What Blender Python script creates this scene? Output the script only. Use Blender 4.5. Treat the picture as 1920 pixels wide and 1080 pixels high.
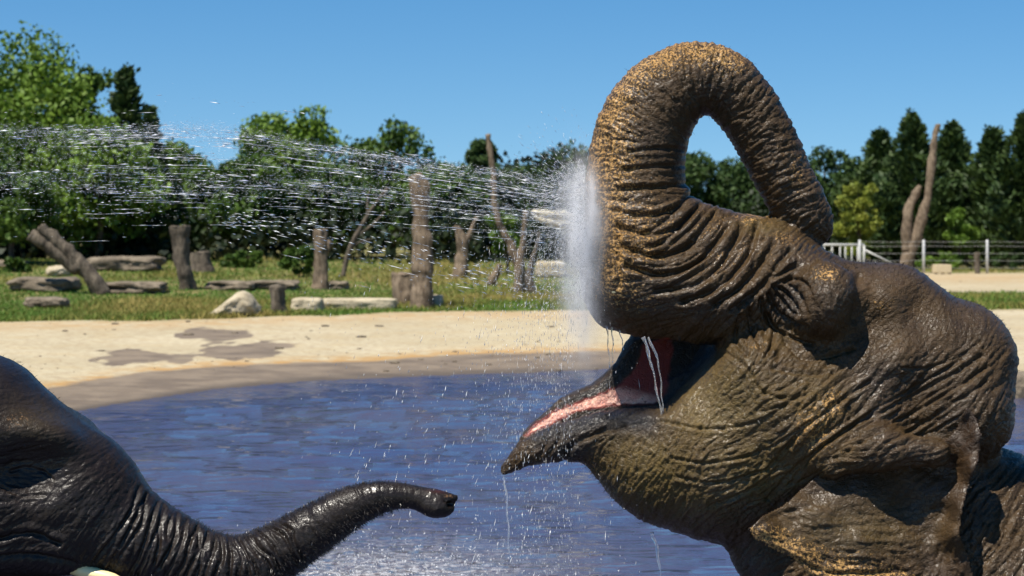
import bpy, math, random
import numpy as np
from mathutils import Vector

# ------------------------------------------------------------------ camera, sky, sun, exposure
F = 3583.0            # focal length in photo pixels (30 degree horizontal field of view)
CU, CV, CH = 960.0, 450.0, 1.6   # vanishing column, horizon row, camera height above the water
R = math.radians
scene = bpy.context.scene
for o in list(bpy.data.objects):
    bpy.data.objects.remove(o)
COL = scene.collection

cam_d = bpy.data.cameras.new('camera'); cam = bpy.data.objects.new('camera', cam_d); COL.objects.link(cam)
cam.location = (0, 0, CH); cam.rotation_euler = (R(90), 0, 0)
cam_d.sensor_width = 36.0; cam_d.lens = 36.0 * F / 1920.0
cam_d.shift_y = -(540.0 - CV) / 1920.0
cam_d.clip_start = 0.1; cam_d.clip_end = 6000.0
cam_d.dof.use_dof = True; cam_d.dof.focus_distance = 5.75; cam_d.dof.aperture_fstop = 7.0
scene.camera = cam

SUN_DIR = Vector((-0.32, -0.31, 0.89)).normalized()       # towards the sun: high, behind the camera
elev = math.asin(SUN_DIR.z); azim = math.atan2(SUN_DIR.x, SUN_DIR.y)
world = bpy.data.worlds.new('World'); scene.world = world; world.use_nodes = True
wn = world.node_tree
bg = wn.nodes['Background']
sky = wn.nodes.new('ShaderNodeTexSky'); sky.sky_type = 'NISHITA'; sky.sun_disc = False
sky.sun_elevation = elev; sky.sun_rotation = azim
sky.altitude = 300.0; sky.air_density = 1.0; sky.dust_density = 0.0; sky.ozone_density = 1.6
# clear dry air: the pale band sits lower on the horizon and the blue is deeper all round
tc = wn.nodes.new('ShaderNodeTexCoord'); mp = wn.nodes.new('ShaderNodeMapping')
mp.inputs['Scale'].default_value = (1, 1, 0.91); mp.inputs['Location'].default_value = (0, 0, 0.09)
hs = wn.nodes.new('ShaderNodeHueSaturation'); hs.inputs['Saturation'].default_value = 1.42
wn.links.new(tc.outputs['Generated'], mp.inputs[0]); wn.links.new(mp.outputs[0], sky.inputs[0])
wn.links.new(sky.outputs['Color'], hs.inputs['Color']); wn.links.new(hs.outputs['Color'], bg.inputs['Color'])
bg.inputs['Strength'].default_value = 0.070

sun_d = bpy.data.lights.new('sun', 'SUN'); sun_d.energy = 5.0; sun_d.angle = R(0.5); sun_d.color = (1.0, 0.94, 0.84)
sun = bpy.data.objects.new('sun', sun_d); COL.objects.link(sun)
sun.rotation_euler = (-SUN_DIR).to_track_quat('-Z', 'Y').to_euler()
sun.location = (-6, -4, 12)
vs = scene.view_settings
vs.view_transform = 'Standard'; vs.look = 'None'; vs.gamma = 1.0; vs.exposure = 0.85; vs.use_curve_mapping = False
scene.cycles.volume_step_rate = 2.0; scene.cycles.volume_max_steps = 128
scene.cycles.max_bounces = 8; scene.cycles.volume_bounces = 2; scene.cycles.transparent_max_bounces = 12

rng = np.random.default_rng(11)
rnd = random.Random(5)

# ------------------------------------------------------------------ helpers
def tag(o, label=None, cat=None, group=None, kind=None):
    if label: o['label'] = label
    if cat: o['category'] = cat
    if group: o['group'] = group
    if kind: o['kind'] = kind
    return o

def mesh_obj(name, verts, faces, mat=None, parent=None, smooth=True, loc=(0, 0, 0)):
    me = bpy.data.meshes.new(name)
    verts = np.asarray(verts, dtype=np.float32)
    if isinstance(faces, np.ndarray):
        n, k = faces.shape
        me.vertices.add(len(verts)); me.vertices.foreach_set('co', verts.ravel())
        me.loops.add(n * k); me.loops.foreach_set('vertex_index', faces.astype(np.int32).ravel())
        me.polygons.add(n)
        me.polygons.foreach_set('loop_start', np.arange(0, n * k, k, dtype=np.int32))
        me.update(calc_edges=True)
    else:
        me.from_pydata(verts.tolist(), [], faces); me.update()
    me.polygons.foreach_set('use_smooth', np.full(len(me.polygons), smooth, dtype=bool))
    o = bpy.data.objects.new(name, me); COL.objects.link(o); o.location = loc
    if mat: me.materials.append(mat)
    if parent: o.parent = parent
    return o

def empty(name, loc):
    o = bpy.data.objects.new(name, None); COL.objects.link(o); o.location = loc
    o.empty_display_size = 0.2
    return o

def float_attr(o, name, vals):
    a = o.data.attributes.new(name, 'FLOAT', 'POINT'); a.data.foreach_set('value', np.asarray(vals, dtype=np.float32))

def sstep(a, b, x):
    t = np.clip((x - a) / (b - a), 0, 1)
    return t * t * (3 - 2 * t)

def vnoise(p, seed=0):
    """value noise, p (N,d) -> (N,) in -1..1"""
    p = np.asarray(p, dtype=np.float64); n, d = p.shape
    i = np.floor(p).astype(np.int64); f = p - i; f = f * f * (3 - 2 * f)
    out = np.zeros(n)
    for c in range(2 ** d):
        w = np.ones(n); h = np.full(n, seed * 7919 + 13, dtype=np.int64)
        for k in range(d):
            b = (c >> k) & 1
            w *= f[:, k] if b else 1 - f[:, k]
            h = (h ^ ((i[:, k] + b) * (73856093, 19349663, 83492791)[k])) * 668265263 & 0x7fffffff
            h ^= h >> 13
        out += w * ((h & 0xffff) / 32767.5 - 1)
    return out

def fbm(p, octv=4, seed=0, gain=0.5):
    s = 0; a = 1
    p = np.asarray(p, dtype=np.float64)
    for k in range(octv):
        s = s + a * vnoise(p * 2 ** k, seed + k); a *= gain
    return s

class NT:
    """tiny node-tree helper"""
    def __init__(self, name):
        self.m = bpy.data.materials.new(name); self.m.use_nodes = True
        self.t = self.m.node_tree; self.b = self.t.nodes['Principled BSDF']; self.out = self.t.nodes['Material Output']
    def n(self, typ, **kw):
        nd = self.t.nodes.new('ShaderNode' + typ)
        for k, v in kw.items(): setattr(nd, k, v)
        return nd
    def l(self, a, b): self.t.links.new(a, b)
    def put(self, sock, v):
        if hasattr(v, 'is_linked') or hasattr(v, 'links'): self.l(v, sock)
        elif isinstance(v, (tuple, list)) and len(v) == 3 and sock.type == 'RGBA': sock.default_value = (*v, 1)
        else: sock.default_value = v
    def coord(self, kind='Object'):
        return self.n('TexCoord').outputs[kind]
    def mapping(self, scale=(1, 1, 1), rot=(0, 0, 0), kind='Object'):
        m = self.n('Mapping'); m.inputs['Scale'].default_value = scale; m.inputs['Rotation'].default_value = rot
        self.l(self.coord(kind), m.inputs['Vector']); return m.outputs[0]
    def noise(self, scale, detail=4, rough=0.55, vec=None, dist=0.0):
        nd = self.n('TexNoise'); nd.inputs['Scale'].default_value = scale; nd.inputs['Detail'].default_value = detail
        nd.inputs['Roughness'].default_value = rough; nd.inputs['Distortion'].default_value = dist
        self.l(vec if vec is not None else self.coord(), nd.inputs['Vector']); return nd.outputs['Fac']
    def vor(self, scale, vec=None, feature='F1'):
        nd = self.n('TexVoronoi', feature=feature); nd.inputs['Scale'].default_value = scale
        self.l(vec if vec is not None else self.coord(), nd.inputs['Vector']); return nd.outputs['Distance']
    def ramp(self, fac, stops, interp='LINEAR'):
        nd = self.n('ValToRGB'); cr = nd.color_ramp; cr.interpolation = interp
        while len(cr.elements) < len(stops): cr.elements.new(0.5)
        for e, (p, c) in zip(cr.elements, stops):
            e.position = p; e.color = (c, c, c, 1) if isinstance(c, (int, float)) else (*c, 1)
        self.l(fac, nd.inputs['Fac']); return nd.outputs['Color']
    def mix(self, fac, a, b, mode='MIX'):
        nd = self.n('MixRGB', blend_type=mode)
        self.put(nd.inputs['Fac'], fac); self.put(nd.inputs['Color1'], a); self.put(nd.inputs['Color2'], b)
        return nd.outputs['Color']
    def math(self, op, a, b=0.0, clamp=False):
        nd = self.n('Math', operation=op, use_clamp=clamp)
        self.put(nd.inputs[0], a); self.put(nd.inputs[1], b); return nd.outputs[0]
    def attr(self, name):
        return self.n('Attribute', attribute_name=name).outputs['Fac']
    def bump(self, h, strength=0.5, dist=0.01, normal=None):
        nd = self.n('Bump'); nd.inputs['Strength'].default_value = strength; nd.inputs['Distance'].default_value = dist
        self.l(h, nd.inputs['Height'])
        if normal is not None: self.l(normal, nd.inputs['Normal'])
        return nd.outputs[0]
    def set(self, **kw):
        for k, v in kw.items():
            self.put(self.b.inputs[k.replace('_', ' ')], v)
        return self.m

def tube(name, pts, mat, parent=None, sides=10, loc=(0, 0, 0), cap=True, smooth=True, jitter=0.0):
    """tube along world points (x, y, z, r)"""
    pts = np.asarray(pts, float); n = len(pts); V = []; Fc = []
    prev = None
    for i in range(n):
        d = pts[min(i + 1, n - 1), :3] - pts[max(i - 1, 0), :3]; d /= np.linalg.norm(d) + 1e-12
        if prev is None:
            ref = np.array([1.0, 0, 0]) if abs(d[0]) < 0.8 else np.array([0, 1.0, 0])
            a = np.cross(d, ref)
        else: a = prev - d * (prev @ d)
        a /= np.linalg.norm(a); b = np.cross(d, a); prev = a
        for k in range(sides):
            ang = 2 * math.pi * k / sides
            rr = pts[i, 3] * (1 + jitter * (rng.random() - 0.5))
            V.append(pts[i, :3] + rr * (math.cos(ang) * a + math.sin(ang) * b))
    for i in range(n - 1):
        for k in range(sides):
            Fc.append((i * sides + k, i * sides + (k + 1) % sides, (i + 1) * sides + (k + 1) % sides, (i + 1) * sides + k))
    if cap:
        V.append(pts[0, :3]); V.append(pts[-1, :3]); c0 = n * sides
        for k in range(sides):
            Fc.append((c0, (k + 1) % sides, k)); Fc.append((c0 + 1, (n - 1) * sides + k, (n - 1) * sides + (k + 1) % sides))
    V = np.array(V) - np.array(loc)
    return mesh_obj(name, V, Fc, mat, parent, smooth, loc if parent is None else (0, 0, 0))

# ------------------------------------------------------------------ sculpting tools for the elephants
# Local sculpting units: 1 unit = 1 photo pixel on the animal's mid-plane; u right, v down, w towards the camera.
def smin(a, b, k):
    if np.isscalar(k) and k <= 0: return np.minimum(a, b)
    h = np.clip(0.5 + 0.5 * (b - a) / k, 0, 1)
    return b + (a - b) * h - k * h * (1 - h)

def smax(a, b, k): return -smin(-a, -b, k)

def near(u, v, w):
    """sculpting position of a surface point seen at photo pixel (u, v) that lies w in front of the mid-plane"""
    k = 1 - w / F
    return (CU + (u - CU) * k, CV + (v - CV) * k, w)

def d_cone(U, V, Wd, a, b, sw=1.0):
    """tapered capsule from a to b, each (u, v, w, radius); sw widens it in depth"""
    a = [float(x) for x in a]; b = [float(x) for x in b]
    pu = U - a[0]; pv = V - a[1]; pw = (Wd - a[2]) / sw
    du, dv, dw = b[0] - a[0], b[1] - a[1], (b[2] - a[2]) / sw
    L = du * du + dv * dv + dw * dw + 1e-9
    t = np.clip((pu * du + pv * dv + pw * dw) / L, 0, 1)
    return np.sqrt((pu - t * du) ** 2 + (pv - t * dv) ** 2 + (pw - t * dw) ** 2) - (a[3] + t * (b[3] - a[3]))

def d_ell(U, V, Wd, c, r):
    q = np.sqrt(((U - c[0]) / r[0]) ** 2 + ((V - c[1]) / r[1]) ** 2 + ((Wd - c[2]) / r[2]) ** 2)
    return (q - 1) * min(r)

def d_poly(U, V, P):
    P = np.asarray(P, dtype=np.float32); n = len(P)
    U, V = np.broadcast_arrays(U, V)
    d = np.full(U.shape, 1e9, dtype=np.float32); ins = np.zeros(U.shape, dtype=bool)
    for i in range(n):
        a, b = P[i], P[(i + 1) % n]
        e = b - a; pu = U - a[0]; pv = V - a[1]
        t = np.clip((pu * e[0] + pv * e[1]) / (e @ e), 0, 1)
        d = np.minimum(d, (pu - t * e[0]) ** 2 + (pv - t * e[1]) ** 2)
        c = (a[1] > V) != (b[1] > V)
        with np.errstate(divide='ignore', invalid='ignore'):
            ins ^= c & (U < (b[0] - a[0]) * (V - a[1]) / (b[1] - a[1] + 1e-12) + a[0])
    d = np.sqrt(d)
    return np.where(ins, -d, d)

def d_stroke(U, V, P):
    P = np.asarray(P, dtype=np.float32)
    d = np.full(U.shape, 1e9, dtype=np.float32)
    for a, b in zip(P[:-1], P[1:]):
        e = b - a; pu = U - a[0]; pv = V - a[1]
        t = np.clip((pu * e[0] + pv * e[1]) / (e @ e + 1e-9), 0, 1)
        d = np.minimum(d, (pu - t * e[0]) ** 2 + (pv - t * e[1]) ** 2)
    return np.sqrt(d)

def spline(P, n):
    """Catmull-Rom through rows of P"""
    P = np.asarray(P, dtype=float); Q = np.vstack([2 * P[0] - P[1], P, 2 * P[-1] - P[-2]])
    out = []
    m = len(P) - 1
    for x in np.linspace(0, m - 1e-6, n):
        i = int(x); t = x - i; p0, p1, p2, p3 = Q[i:i + 4]
        out.append(0.5 * (2 * p1 + (p2 - p0) * t + (2 * p0 - 5 * p1 + 4 * p2 - p3) * t * t + (3 * p1 - p0 - 3 * p2 + p3) * t ** 3))
    return np.array(out)

def surface_net(Fv, xs, ys, zs):
    nx, ny, nz = Fv.shape; S = Fv < 0
    cnt = np.zeros((nx - 1, ny - 1, nz - 1), dtype=np.int8)
    for i in (0, 1):
        for j in (0, 1):
            for k in (0, 1):
                cnt += S[i:nx - 1 + i, j:ny - 1 + j, k:nz - 1 + k]
    act = (cnt > 0) & (cnt < 8)
    I, J, K = np.nonzero(act); n = len(I)
    idx = np.full(act.shape, -1, dtype=np.int64); idx[I, J, K] = np.arange(n)
    acc = np.zeros((n, 3)); c = np.zeros(n)
    ax = (xs, ys, zs)
    for axis in range(3):
        for p in (0, 1):
            for q in (0, 1):
                o0 = [0, 0, 0]; oth = [a for a in range(3) if a != axis]; o0[oth[0]] = p; o0[oth[1]] = q
                o1 = list(o0); o1[axis] = 1
                f0 = Fv[I + o0[0], J + o0[1], K + o0[2]]; f1 = Fv[I + o1[0], J + o1[1], K + o1[2]]
                m = (f0 < 0) != (f1 < 0)
                t = np.where(m, f0 / np.where(m, f0 - f1, 1), 0)
                base = [I, J, K]
                for a in range(3):
                    x0 = ax[a][base[a] + o0[a]]; x1 = ax[a][base[a] + o1[a]]
                    acc[:, a] += np.where(m, x0 + (x1 - x0) * t, 0)
                c += m
    V = acc / c[:, None]
    quads = []
    for axis in range(3):
        sl0 = [slice(None)] * 3; sl1 = [slice(None)] * 3
        sl0[axis] = slice(0, -1); sl1[axis] = slice(1, None)
        ch = S[tuple(sl0)] != S[tuple(sl1)]
        E = np.array(np.nonzero(ch)).T
        b, d = [a for a in range(3) if a != axis]
        ok = (E[:, b] > 0) & (E[:, d] > 0) & (E[:, b] < Fv.shape[b] - 1) & (E[:, d] < Fv.shape[d] - 1)
        E = E[ok]
        ins = S[E[:, 0], E[:, 1], E[:, 2]]
        cs = []
        for (ob, od) in ((-1, -1), (0, -1), (0, 0), (-1, 0)):
            G = E.copy(); G[:, b] += ob; G[:, d] += od
            cs.append(idx[G[:, 0], G[:, 1], G[:, 2]])
        Q = np.array(cs).T
        flip = ins if axis != 1 else ~ins
        Q[flip] = Q[flip][:, ::-1]
        quads.append(Q)
    return V, np.vstack(quads)

def gblur(a, s):
    fy = np.fft.fftfreq(a.shape[0])[:, None]; fx = np.fft.rfftfreq(a.shape[1])[None]
    return np.fft.irfft2(np.fft.rfft2(a) * np.exp(-2 * (math.pi * s) ** 2 * (fx ** 2 + fy ** 2)), s=a.shape)

def bil(img, y, x):
    h, w = img.shape
    y = np.clip(y, 0, h - 1.001); x = np.clip(x, 0, w - 1.001)
    i = y.astype(np.int32); j = x.astype(np.int32); fy = y - i; fx = x - j
    return (img[i, j] * (1 - fx) + img[i, j + 1] * fx) * (1 - fy) + (img[i + 1, j] * (1 - fx) + img[i + 1, j + 1] * fx) * fy

class SkinMap:
    """crease heights over the photo-facing side: flow-aligned noise whose lines follow traced directions"""
    def __init__(self, u0, v0, u1, v1, ctrl, seed=1):
        self.u0, self.v0 = u0, v0; self.w = int(u1 - u0); self.h = int(v1 - v0)
        st = 8; gh, gw = self.h // st + 2, self.w // st + 2
        gv, gu = np.mgrid[0:gh, 0:gw].astype(float); gu = gu * st + u0; gv = gv * st + v0
        C = np.array(ctrl, dtype=float)          # u, v, angle, coarse, medium, fine
        acc = np.zeros((gh, gw, 5)); ws = np.zeros((gh, gw))
        for (u, v, a, c, m, f) in C:
            w = 1.0 / ((gu - u) ** 2 + (gv - v) ** 2 + 300.0) ** 1.7
            ws += w
            for k, x in enumerate((math.cos(2 * R(a)), math.sin(2 * R(a)), c, m, f)): acc[..., k] += w * x
        acc /= ws[..., None]
        yy, xx = np.mgrid[0:self.h, 0:self.w].astype(np.float32)
        up = [bil(acc[..., k].astype(np.float32), yy / st, xx / st) for k in range(5)]
        ang = 0.5 * np.arctan2(up[1], up[0])
        self.amp = up[2:]
        g = np.random.default_rng(seed)
        wob = gblur(g.standard_normal((self.h, self.w)), 14); wob /= wob.std()
        ang = ang + 0.13 * wob
        self.dx = np.cos(ang).astype(np.float32); self.dy = -np.sin(ang).astype(np.float32)
        self.yy, self.xx = yy, xx
        self.H = np.zeros((self.h, self.w), dtype=np.float32)
        for lam, A, ln in ((13.0, self.amp[0], 4.2), (6.5, self.amp[1], 3.6), (3.2, self.amp[2], 3.0)):
            n = self.lic(g, lam, ln)
            b = np.sqrt(np.abs(n) + 0.01)          # rounded folds with sharp creases between them
            self.H += A * (b - 0.75)
        # finer cracks across the folds
        self.dx, self.dy = -self.dy, self.dx
        n = self.lic(g, 4.5, 2.2)
        self.H += 0.30 * self.amp[1] * (np.sqrt(np.abs(n) + 0.01) - 0.75)
        n = gblur(g.standard_normal((self.h, self.w)), 2.2); n /= n.std()
        self.H += 0.22 * n * np.clip(self.amp[1], 0.3, 2)
        del self.dx, self.dy
    def lic(self, g, lam, ln):
        n = gblur(g.standard_normal((self.h, self.w)), lam * 0.36).astype(np.float32); n /= n.std()
        out = n.copy(); step = lam * 0.55; N = int(ln * lam / step / 2 * 1.6)
        for sgn in (1, -1):
            y, x = self.yy.copy(), self.xx.copy(); pdx = sgn * self.dx; pdy = sgn * self.dy
            for k in range(N):
                x = x + pdx * step; y = y + pdy * step
                ddx = bil(self.dx, y, x); ddy = bil(self.dy, y, x)
                s = np.sign(ddx * pdx + ddy * pdy); pdx = ddx * s; pdy = ddy * s
                out += bil(n, y, x) * math.cos(0.5 * math.pi * (k + 1) / (N + 1))
        return out / out.std()
    def stroke(self, P, width, depth, n=24):
        P = spline(P, n) if len(P) > 2 else np.array(P, float)
        lo = P.min(0) - 5 * width; hi = P.max(0) + 5 * width
        x0, y0 = int(max(lo[0] - self.u0, 0)), int(max(lo[1] - self.v0, 0))
        x1, y1 = int(min(hi[0] - self.u0, self.w)), int(min(hi[1] - self.v0, self.h))
        if x1 <= x0 or y1 <= y0: return
        V, U = np.mgrid[y0:y1, x0:x1].astype(np.float32)
        d = d_stroke(U + self.u0, V + self.v0, P)
        self.H[y0:y1, x0:x1] += -depth * np.exp(-(d / width) ** 2) + 0.45 * depth * np.exp(-((d - 2.1 * width) / (1.4 * width)) ** 2)
    def sample(self, u, v):
        x = np.abs(u - self.u0); y = np.abs(v - self.v0)
        x = (self.w - 2) - np.abs((x % (2 * (self.w - 2))) - (self.w - 2)); y = (self.h - 2) - np.abs((y % (2 * (self.h - 2))) - (self.h - 2))
        return bil(self.H, y, x)

def to_world(P, D, origin):
    s = D / F
    return np.stack([(P[:, 0] - CU) * s - origin[0], D - P[:, 2] * s - origin[1], CH - (P[:, 1] - CV) * s - origin[2]], 1)

def photo_uv(P):
    k = 1.0 / (1 - P[:, 2] / F)
    return CU + (P[:, 0] - CU) * k, CV + (P[:, 1] - CV) * k

def vert_normals(me):
    n = np.empty(len(me.vertices) * 3, dtype=np.float32); me.vertex_normals.foreach_get('vector', n)
    return n.reshape(-1, 3)

def refine(me, sel):
    """split the chosen quads of an all-quad mesh once more into four (smoothed), leaving the rest coarse"""
    n = len(me.vertices); co = np.empty(n * 3, np.float32); me.vertices.foreach_get('co', co); co = co.reshape(-1, 3).astype(float)
    q = np.empty(len(me.loops), np.int32); me.loops.foreach_get('vertex_index', q); q = q.reshape(-1, 4).astype(np.int64)
    N = vert_normals(me).astype(float)
    pick = sel(co[q].mean(1), N[q].mean(1))
    a = q; b = np.roll(q, -1, 1); key = np.minimum(a, b) * n + np.maximum(a, b)
    uk = np.unique(key[pick]); mid = np.full(key.shape, -1, np.int64)
    pos = np.searchsorted(uk, key); pos = np.minimum(pos, len(uk) - 1); hit = uk[pos] == key; mid[hit] = n + pos[hit]
    i0, i1 = uk // n, uk % n
    # edge midpoints bulge slightly along the normals so the split surface stays round
    dv = co[i1] - co[i0]; bul = ((N[i0] - N[i1]) * dv).sum(1)
    nm = N[i0] + N[i1]; nm /= np.linalg.norm(nm, axis=1, keepdims=True) + 1e-9
    em = (co[i0] + co[i1]) / 2 - nm * (bul / 8)[:, None]
    qs = q[pick]; ms = mid[pick]; fc = n + len(uk) + np.arange(len(qs))
    fm = em[ms - n].mean(1)
    co2 = np.vstack([co, em, fm])
    f4 = np.vstack([np.stack([qs[:, k], ms[:, k], fc, ms[:, k - 1]], 1) for k in range(4)])
    rest = ~pick; has = hit.any(1) & rest; plain = q[rest & ~has]
    odd = []
    for f, m in zip(q[has], mid[has]):
        r = []
        for k in range(4):
            r.append(int(f[k]))
            if m[k] >= 0: r.append(int(m[k]))
        odd.append(r)
    loops = np.concatenate([f4.ravel(), plain.ravel(), np.array([x for r in odd for x in r], np.int64)])
    lens = np.concatenate([np.full(len(f4) + len(plain), 4), np.array([len(r) for r in odd], np.int64)]).astype(np.int64)
    m2 = bpy.data.meshes.new(me.name); m2.vertices.add(len(co2)); m2.vertices.foreach_set('co', co2.astype(np.float32).ravel())
    m2.loops.add(len(loops)); m2.loops.foreach_set('vertex_index', loops.astype(np.int32)); m2.polygons.add(len(lens))
    m2.polygons.foreach_set('loop_start', np.concatenate([[0], np.cumsum(lens)[:-1]]).astype(np.int32)); m2.update(calc_edges=True)
    return m2

def sculpt(name, P, Q, D, origin, frame, skin, mat, parent, fade=None):
    """turn a coarse cage into the finished skin: subdivide, then press the creases in along the normals"""
    o = mesh_obj(name, to_world(P, D, origin), Q)
    md = o.modifiers.new('s', 'SUBSURF'); md.levels = 1; md.render_levels = 1
    dg = bpy.context.evaluated_depsgraph_get(); dg.update()
    me = bpy.data.meshes.new_from_object(o.evaluated_get(dg))
    def sel(c, nrm):
        s = D / F; uu = (c[:, 0] + origin[0]) / s + CU; vv = CV + (CH - c[:, 2] - origin[2]) / s
        return (uu > frame[0]) & (uu < frame[1]) & (vv < frame[2]) & (nrm[:, 1] < 0.25)
    m2 = refine(me, sel); bpy.data.meshes.remove(me); me = m2
    o.modifiers.clear(); old = o.data; o.data = me; bpy.data.meshes.remove(old); me.name = name
    n = len(me.vertices); co = np.empty(n * 3, dtype=np.float32); me.vertices.foreach_get('co', co); co = co.reshape(-1, 3).astype(float)
    N = vert_normals(me)
    s = D / F
    L = np.stack([(co[:, 0] + origin[0]) / s + CU, CV + (CH - co[:, 2] - origin[2]) / s, (D - co[:, 1] - origin[1]) / s], 1)
    u, v = photo_uv(L)
    h = skin.sample(u, v)
    if fade is not None: h = h * fade(u, v, L[:, 2], N)
    co += N * (h * s)[:, None]
    me.vertices.foreach_set('co', co.astype(np.float32).ravel()); me.update()
    me.polygons.foreach_set('use_smooth', np.ones(len(me.polygons), dtype=bool))
    me.materials.clear(); me.materials.append(mat)
    o.parent = parent
    return o, u, v, L[:, 2], N

def blob(u, v, c, r):
    return np.exp(-(((u - c[0]) / r[0]) ** 2 + ((v - c[1]) / r[1]) ** 2))
# ------------------------------------------------------------------ pond, banks, grass slope: one sheet of ground
def itp(x, pts):
    p = np.array(pts, float); return np.interp(x, p[:, 0], p[:, 1])
SHORE = [(-3000, 860), (-900, 835), (0, 800), (90, 783), (160, 768), (280, 748), (400, 730), (520, 719), (640, 712), (820, 704), (1000, 699), (1150, 692), (1300, 690), (1500, 700), (1700, 730), (1760, 742), (5000, 760)]
GRASS = [(-3000, 640), (0, 606), (200, 602), (390, 600), (500, 594), (620, 590), (760, 586), (1100, 583), (1250, 575), (1400, 540), (1600, 515), (5000, 512)]
def shore_y(px): return CH * F / (itp(px, SHORE) - CV)
def grass_y(px): return (CH - 0.2) * F / (itp(px, GRASS) - CV)
def ground_z(X, Y):
    px = CU + X / Y * F
    sy, gy = shore_y(px), grass_y(px)
    wob = 0.22 * vnoise(np.stack([X * 0.28, Y * 0.2], -1).reshape(-1, 2), 3).reshape(X.shape)
    t = (Y - sy + wob) / np.maximum(gy - sy, 1)
    left = sstep(1500, 1050, px)
    bank = np.where(t < 0, np.maximum(-1.3, t * 9.0), 0.2 * np.clip(t, 0, 1) ** 0.8)
    ledge = np.where(Y < sy, -1.3, 0.17 + 0.03 * np.clip(t, 0, 1))
    z = np.where(px > 1640, ledge, bank)
    rise = 0.75 * sstep(gy + 1, gy + 26, Y) + 0.25 * sstep(gy + 20, gy + 60, Y)
    z = z + left * rise * (Y > gy)
    bumps = 0.05 * vnoise(np.stack([X * 0.35, Y * 0.25], -1).reshape(-1, 2), 8).reshape(X.shape)
    return z + bumps * sstep(gy, gy + 4, Y) * left
def gz(x, y): return float(ground_z(np.array([float(x)]), np.array([float(y)]))[0])
def place(px, v):
    """ground point seen at photo pixel (px, v)"""
    Y = np.linspace(14, 150, 6000); X = (px - CU) / F * Y
    vv = CV + (CH - ground_z(X, Y)) * F / Y
    i = int(np.argmax(vv <= v)); i = i if vv[i] <= v else len(Y) - 1
    return X[i], Y[i], float(ground_z(X[i:i + 1], Y[i:i + 1])[0])

_PY = np.linspace(14, 110, 900)
def place_fast(px, v):
    X = (px - CU) / F * _PY; vv = CV + (CH - ground_z(X, _PY)) * F / _PY
    i = int(np.argmax(vv <= v)); return X[i], _PY[i], float(ground_z(X[i:i + 1], _PY[i:i + 1])[0])

pxs = np.concatenate([np.linspace(-6000, -160, 60), np.arange(-120, 2060, 10.0), np.linspace(2100, 8000, 60)])
ys = np.concatenate([np.linspace(2.5, 15, 8), np.arange(15.4, 45, 0.2), np.arange(45, 100, 0.9), np.geomspace(101, 4000, 40)])
GX = ((pxs[None, :] - CU) / F) * ys[:, None]; GY = np.repeat(ys[:, None], len(pxs), 1)
GZ = ground_z(GX, GY)
n, m = GX.shape
ii, jj = np.mgrid[0:n - 1, 0:m - 1]
gq = np.stack([ii * m + jj, ii * m + jj + 1, (ii + 1) * m + jj + 1, (ii + 1) * m + jj], -1).reshape(-1, 4)

def grass_mask(X, Y):
    px = CU + X / Y * F; gy = grass_y(px)
    nz = fbm(np.stack([X.ravel() * 0.9, Y.ravel() * 0.9], 1), 3, 21).reshape(X.shape)
    g = sstep(-0.5, 0.6, Y - gy + 0.5 * nz)
    right = sstep(1300, 1450, px)
    vv = CV + (CH - 0.2) * F / Y
    strip = sstep(581, 577, vv + 3 * nz) * sstep(546, 551, vv + 3 * nz) * sstep(1700, 1760, px) + sstep(514, 510, vv + 2 * nz)
    return g * (1 - right) + np.clip(strip, 0, 1) * right

t = NT('ground_soil_sand_grass')
gm = t.attr('grass'); wet = t.attr('wet')
big = t.noise(0.35, 5, 0.6); fine = t.noise(9, 5, 0.65); mid_ = t.noise(1.7, 5, 0.6)
sand = t.mix(t.ramp(big, [(0.35, 0.0), (0.65, 1.0)]), (0.315, 0.268, 0.172), (0.390, 0.340, 0.232))
sand = t.mix(t.ramp(mid_, [(0.48, 0.0), (0.72, 0.55)]), sand, (0.33, 0.25, 0.125))
sand = t.mix(t.ramp(fine, [(0.38, 0.6), (0.56, 0.0)]), sand, (0.215, 0.155, 0.09))
soil = t.mix(t.ramp(mid_, [(0.38, 0.0), (0.62, 1.0)]), (0.085, 0.115, 0.028), (0.21, 0.155, 0.062))
mud = t.mix(t.ramp(mid_, [(0.4, 0.0), (0.6, 1.0)]), (0.120, 0.090, 0.060), (0.180, 0.138, 0.092))
wf = t.math('MULTIPLY', t.math('SUBTRACT', t.math('ADD', wet, t.math('MULTIPLY', t.math('SUBTRACT', mid_, 0.5), 1.5)), 0.36), 2.6, clamp=True)
straw = t.attr('straw')
col = t.mix(t.math('MULTIPLY', straw, t.ramp(t.noise(3.0, 4), [(0.38, 0.0), (0.52, 0.9)])), sand, (0.30, 0.165, 0.045))
col = t.mix(wf, col, mud); col = t.mix(t.attr('soak'), col, (0.072, 0.055, 0.038)); col = t.mix(gm, col, soil)
ro = t.math('SUBTRACT', 0.95, t.math('MULTIPLY', wf, 0.35))
t.set(Base_Color=col, Roughness=ro, Normal=t.bump(t.noise(6, 6, 0.7), 0.5, 0.05), Specular_IOR_Level=0.3)
M_GROUND = t.m
ground = mesh_obj('ground', np.stack([GX, GY, GZ], -1).reshape(-1, 3), gq, M_GROUND)
tag(ground, kind='structure')
px_, v_ = CU + GX / GY * F, CV + (CH - GZ) * F / GY
sy_ = shore_y(px_)
band = itp(px_, [(-500, 60), (0, 60), (300, 52), (520, 38), (700, 34), (900, 40), (1150, 36), (1500, 30), (1650, 0.1), (3000, 0.1)])
wetm = sstep(band * 1.15, band * 0.8, itp(px_, SHORE) - v_)
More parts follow.
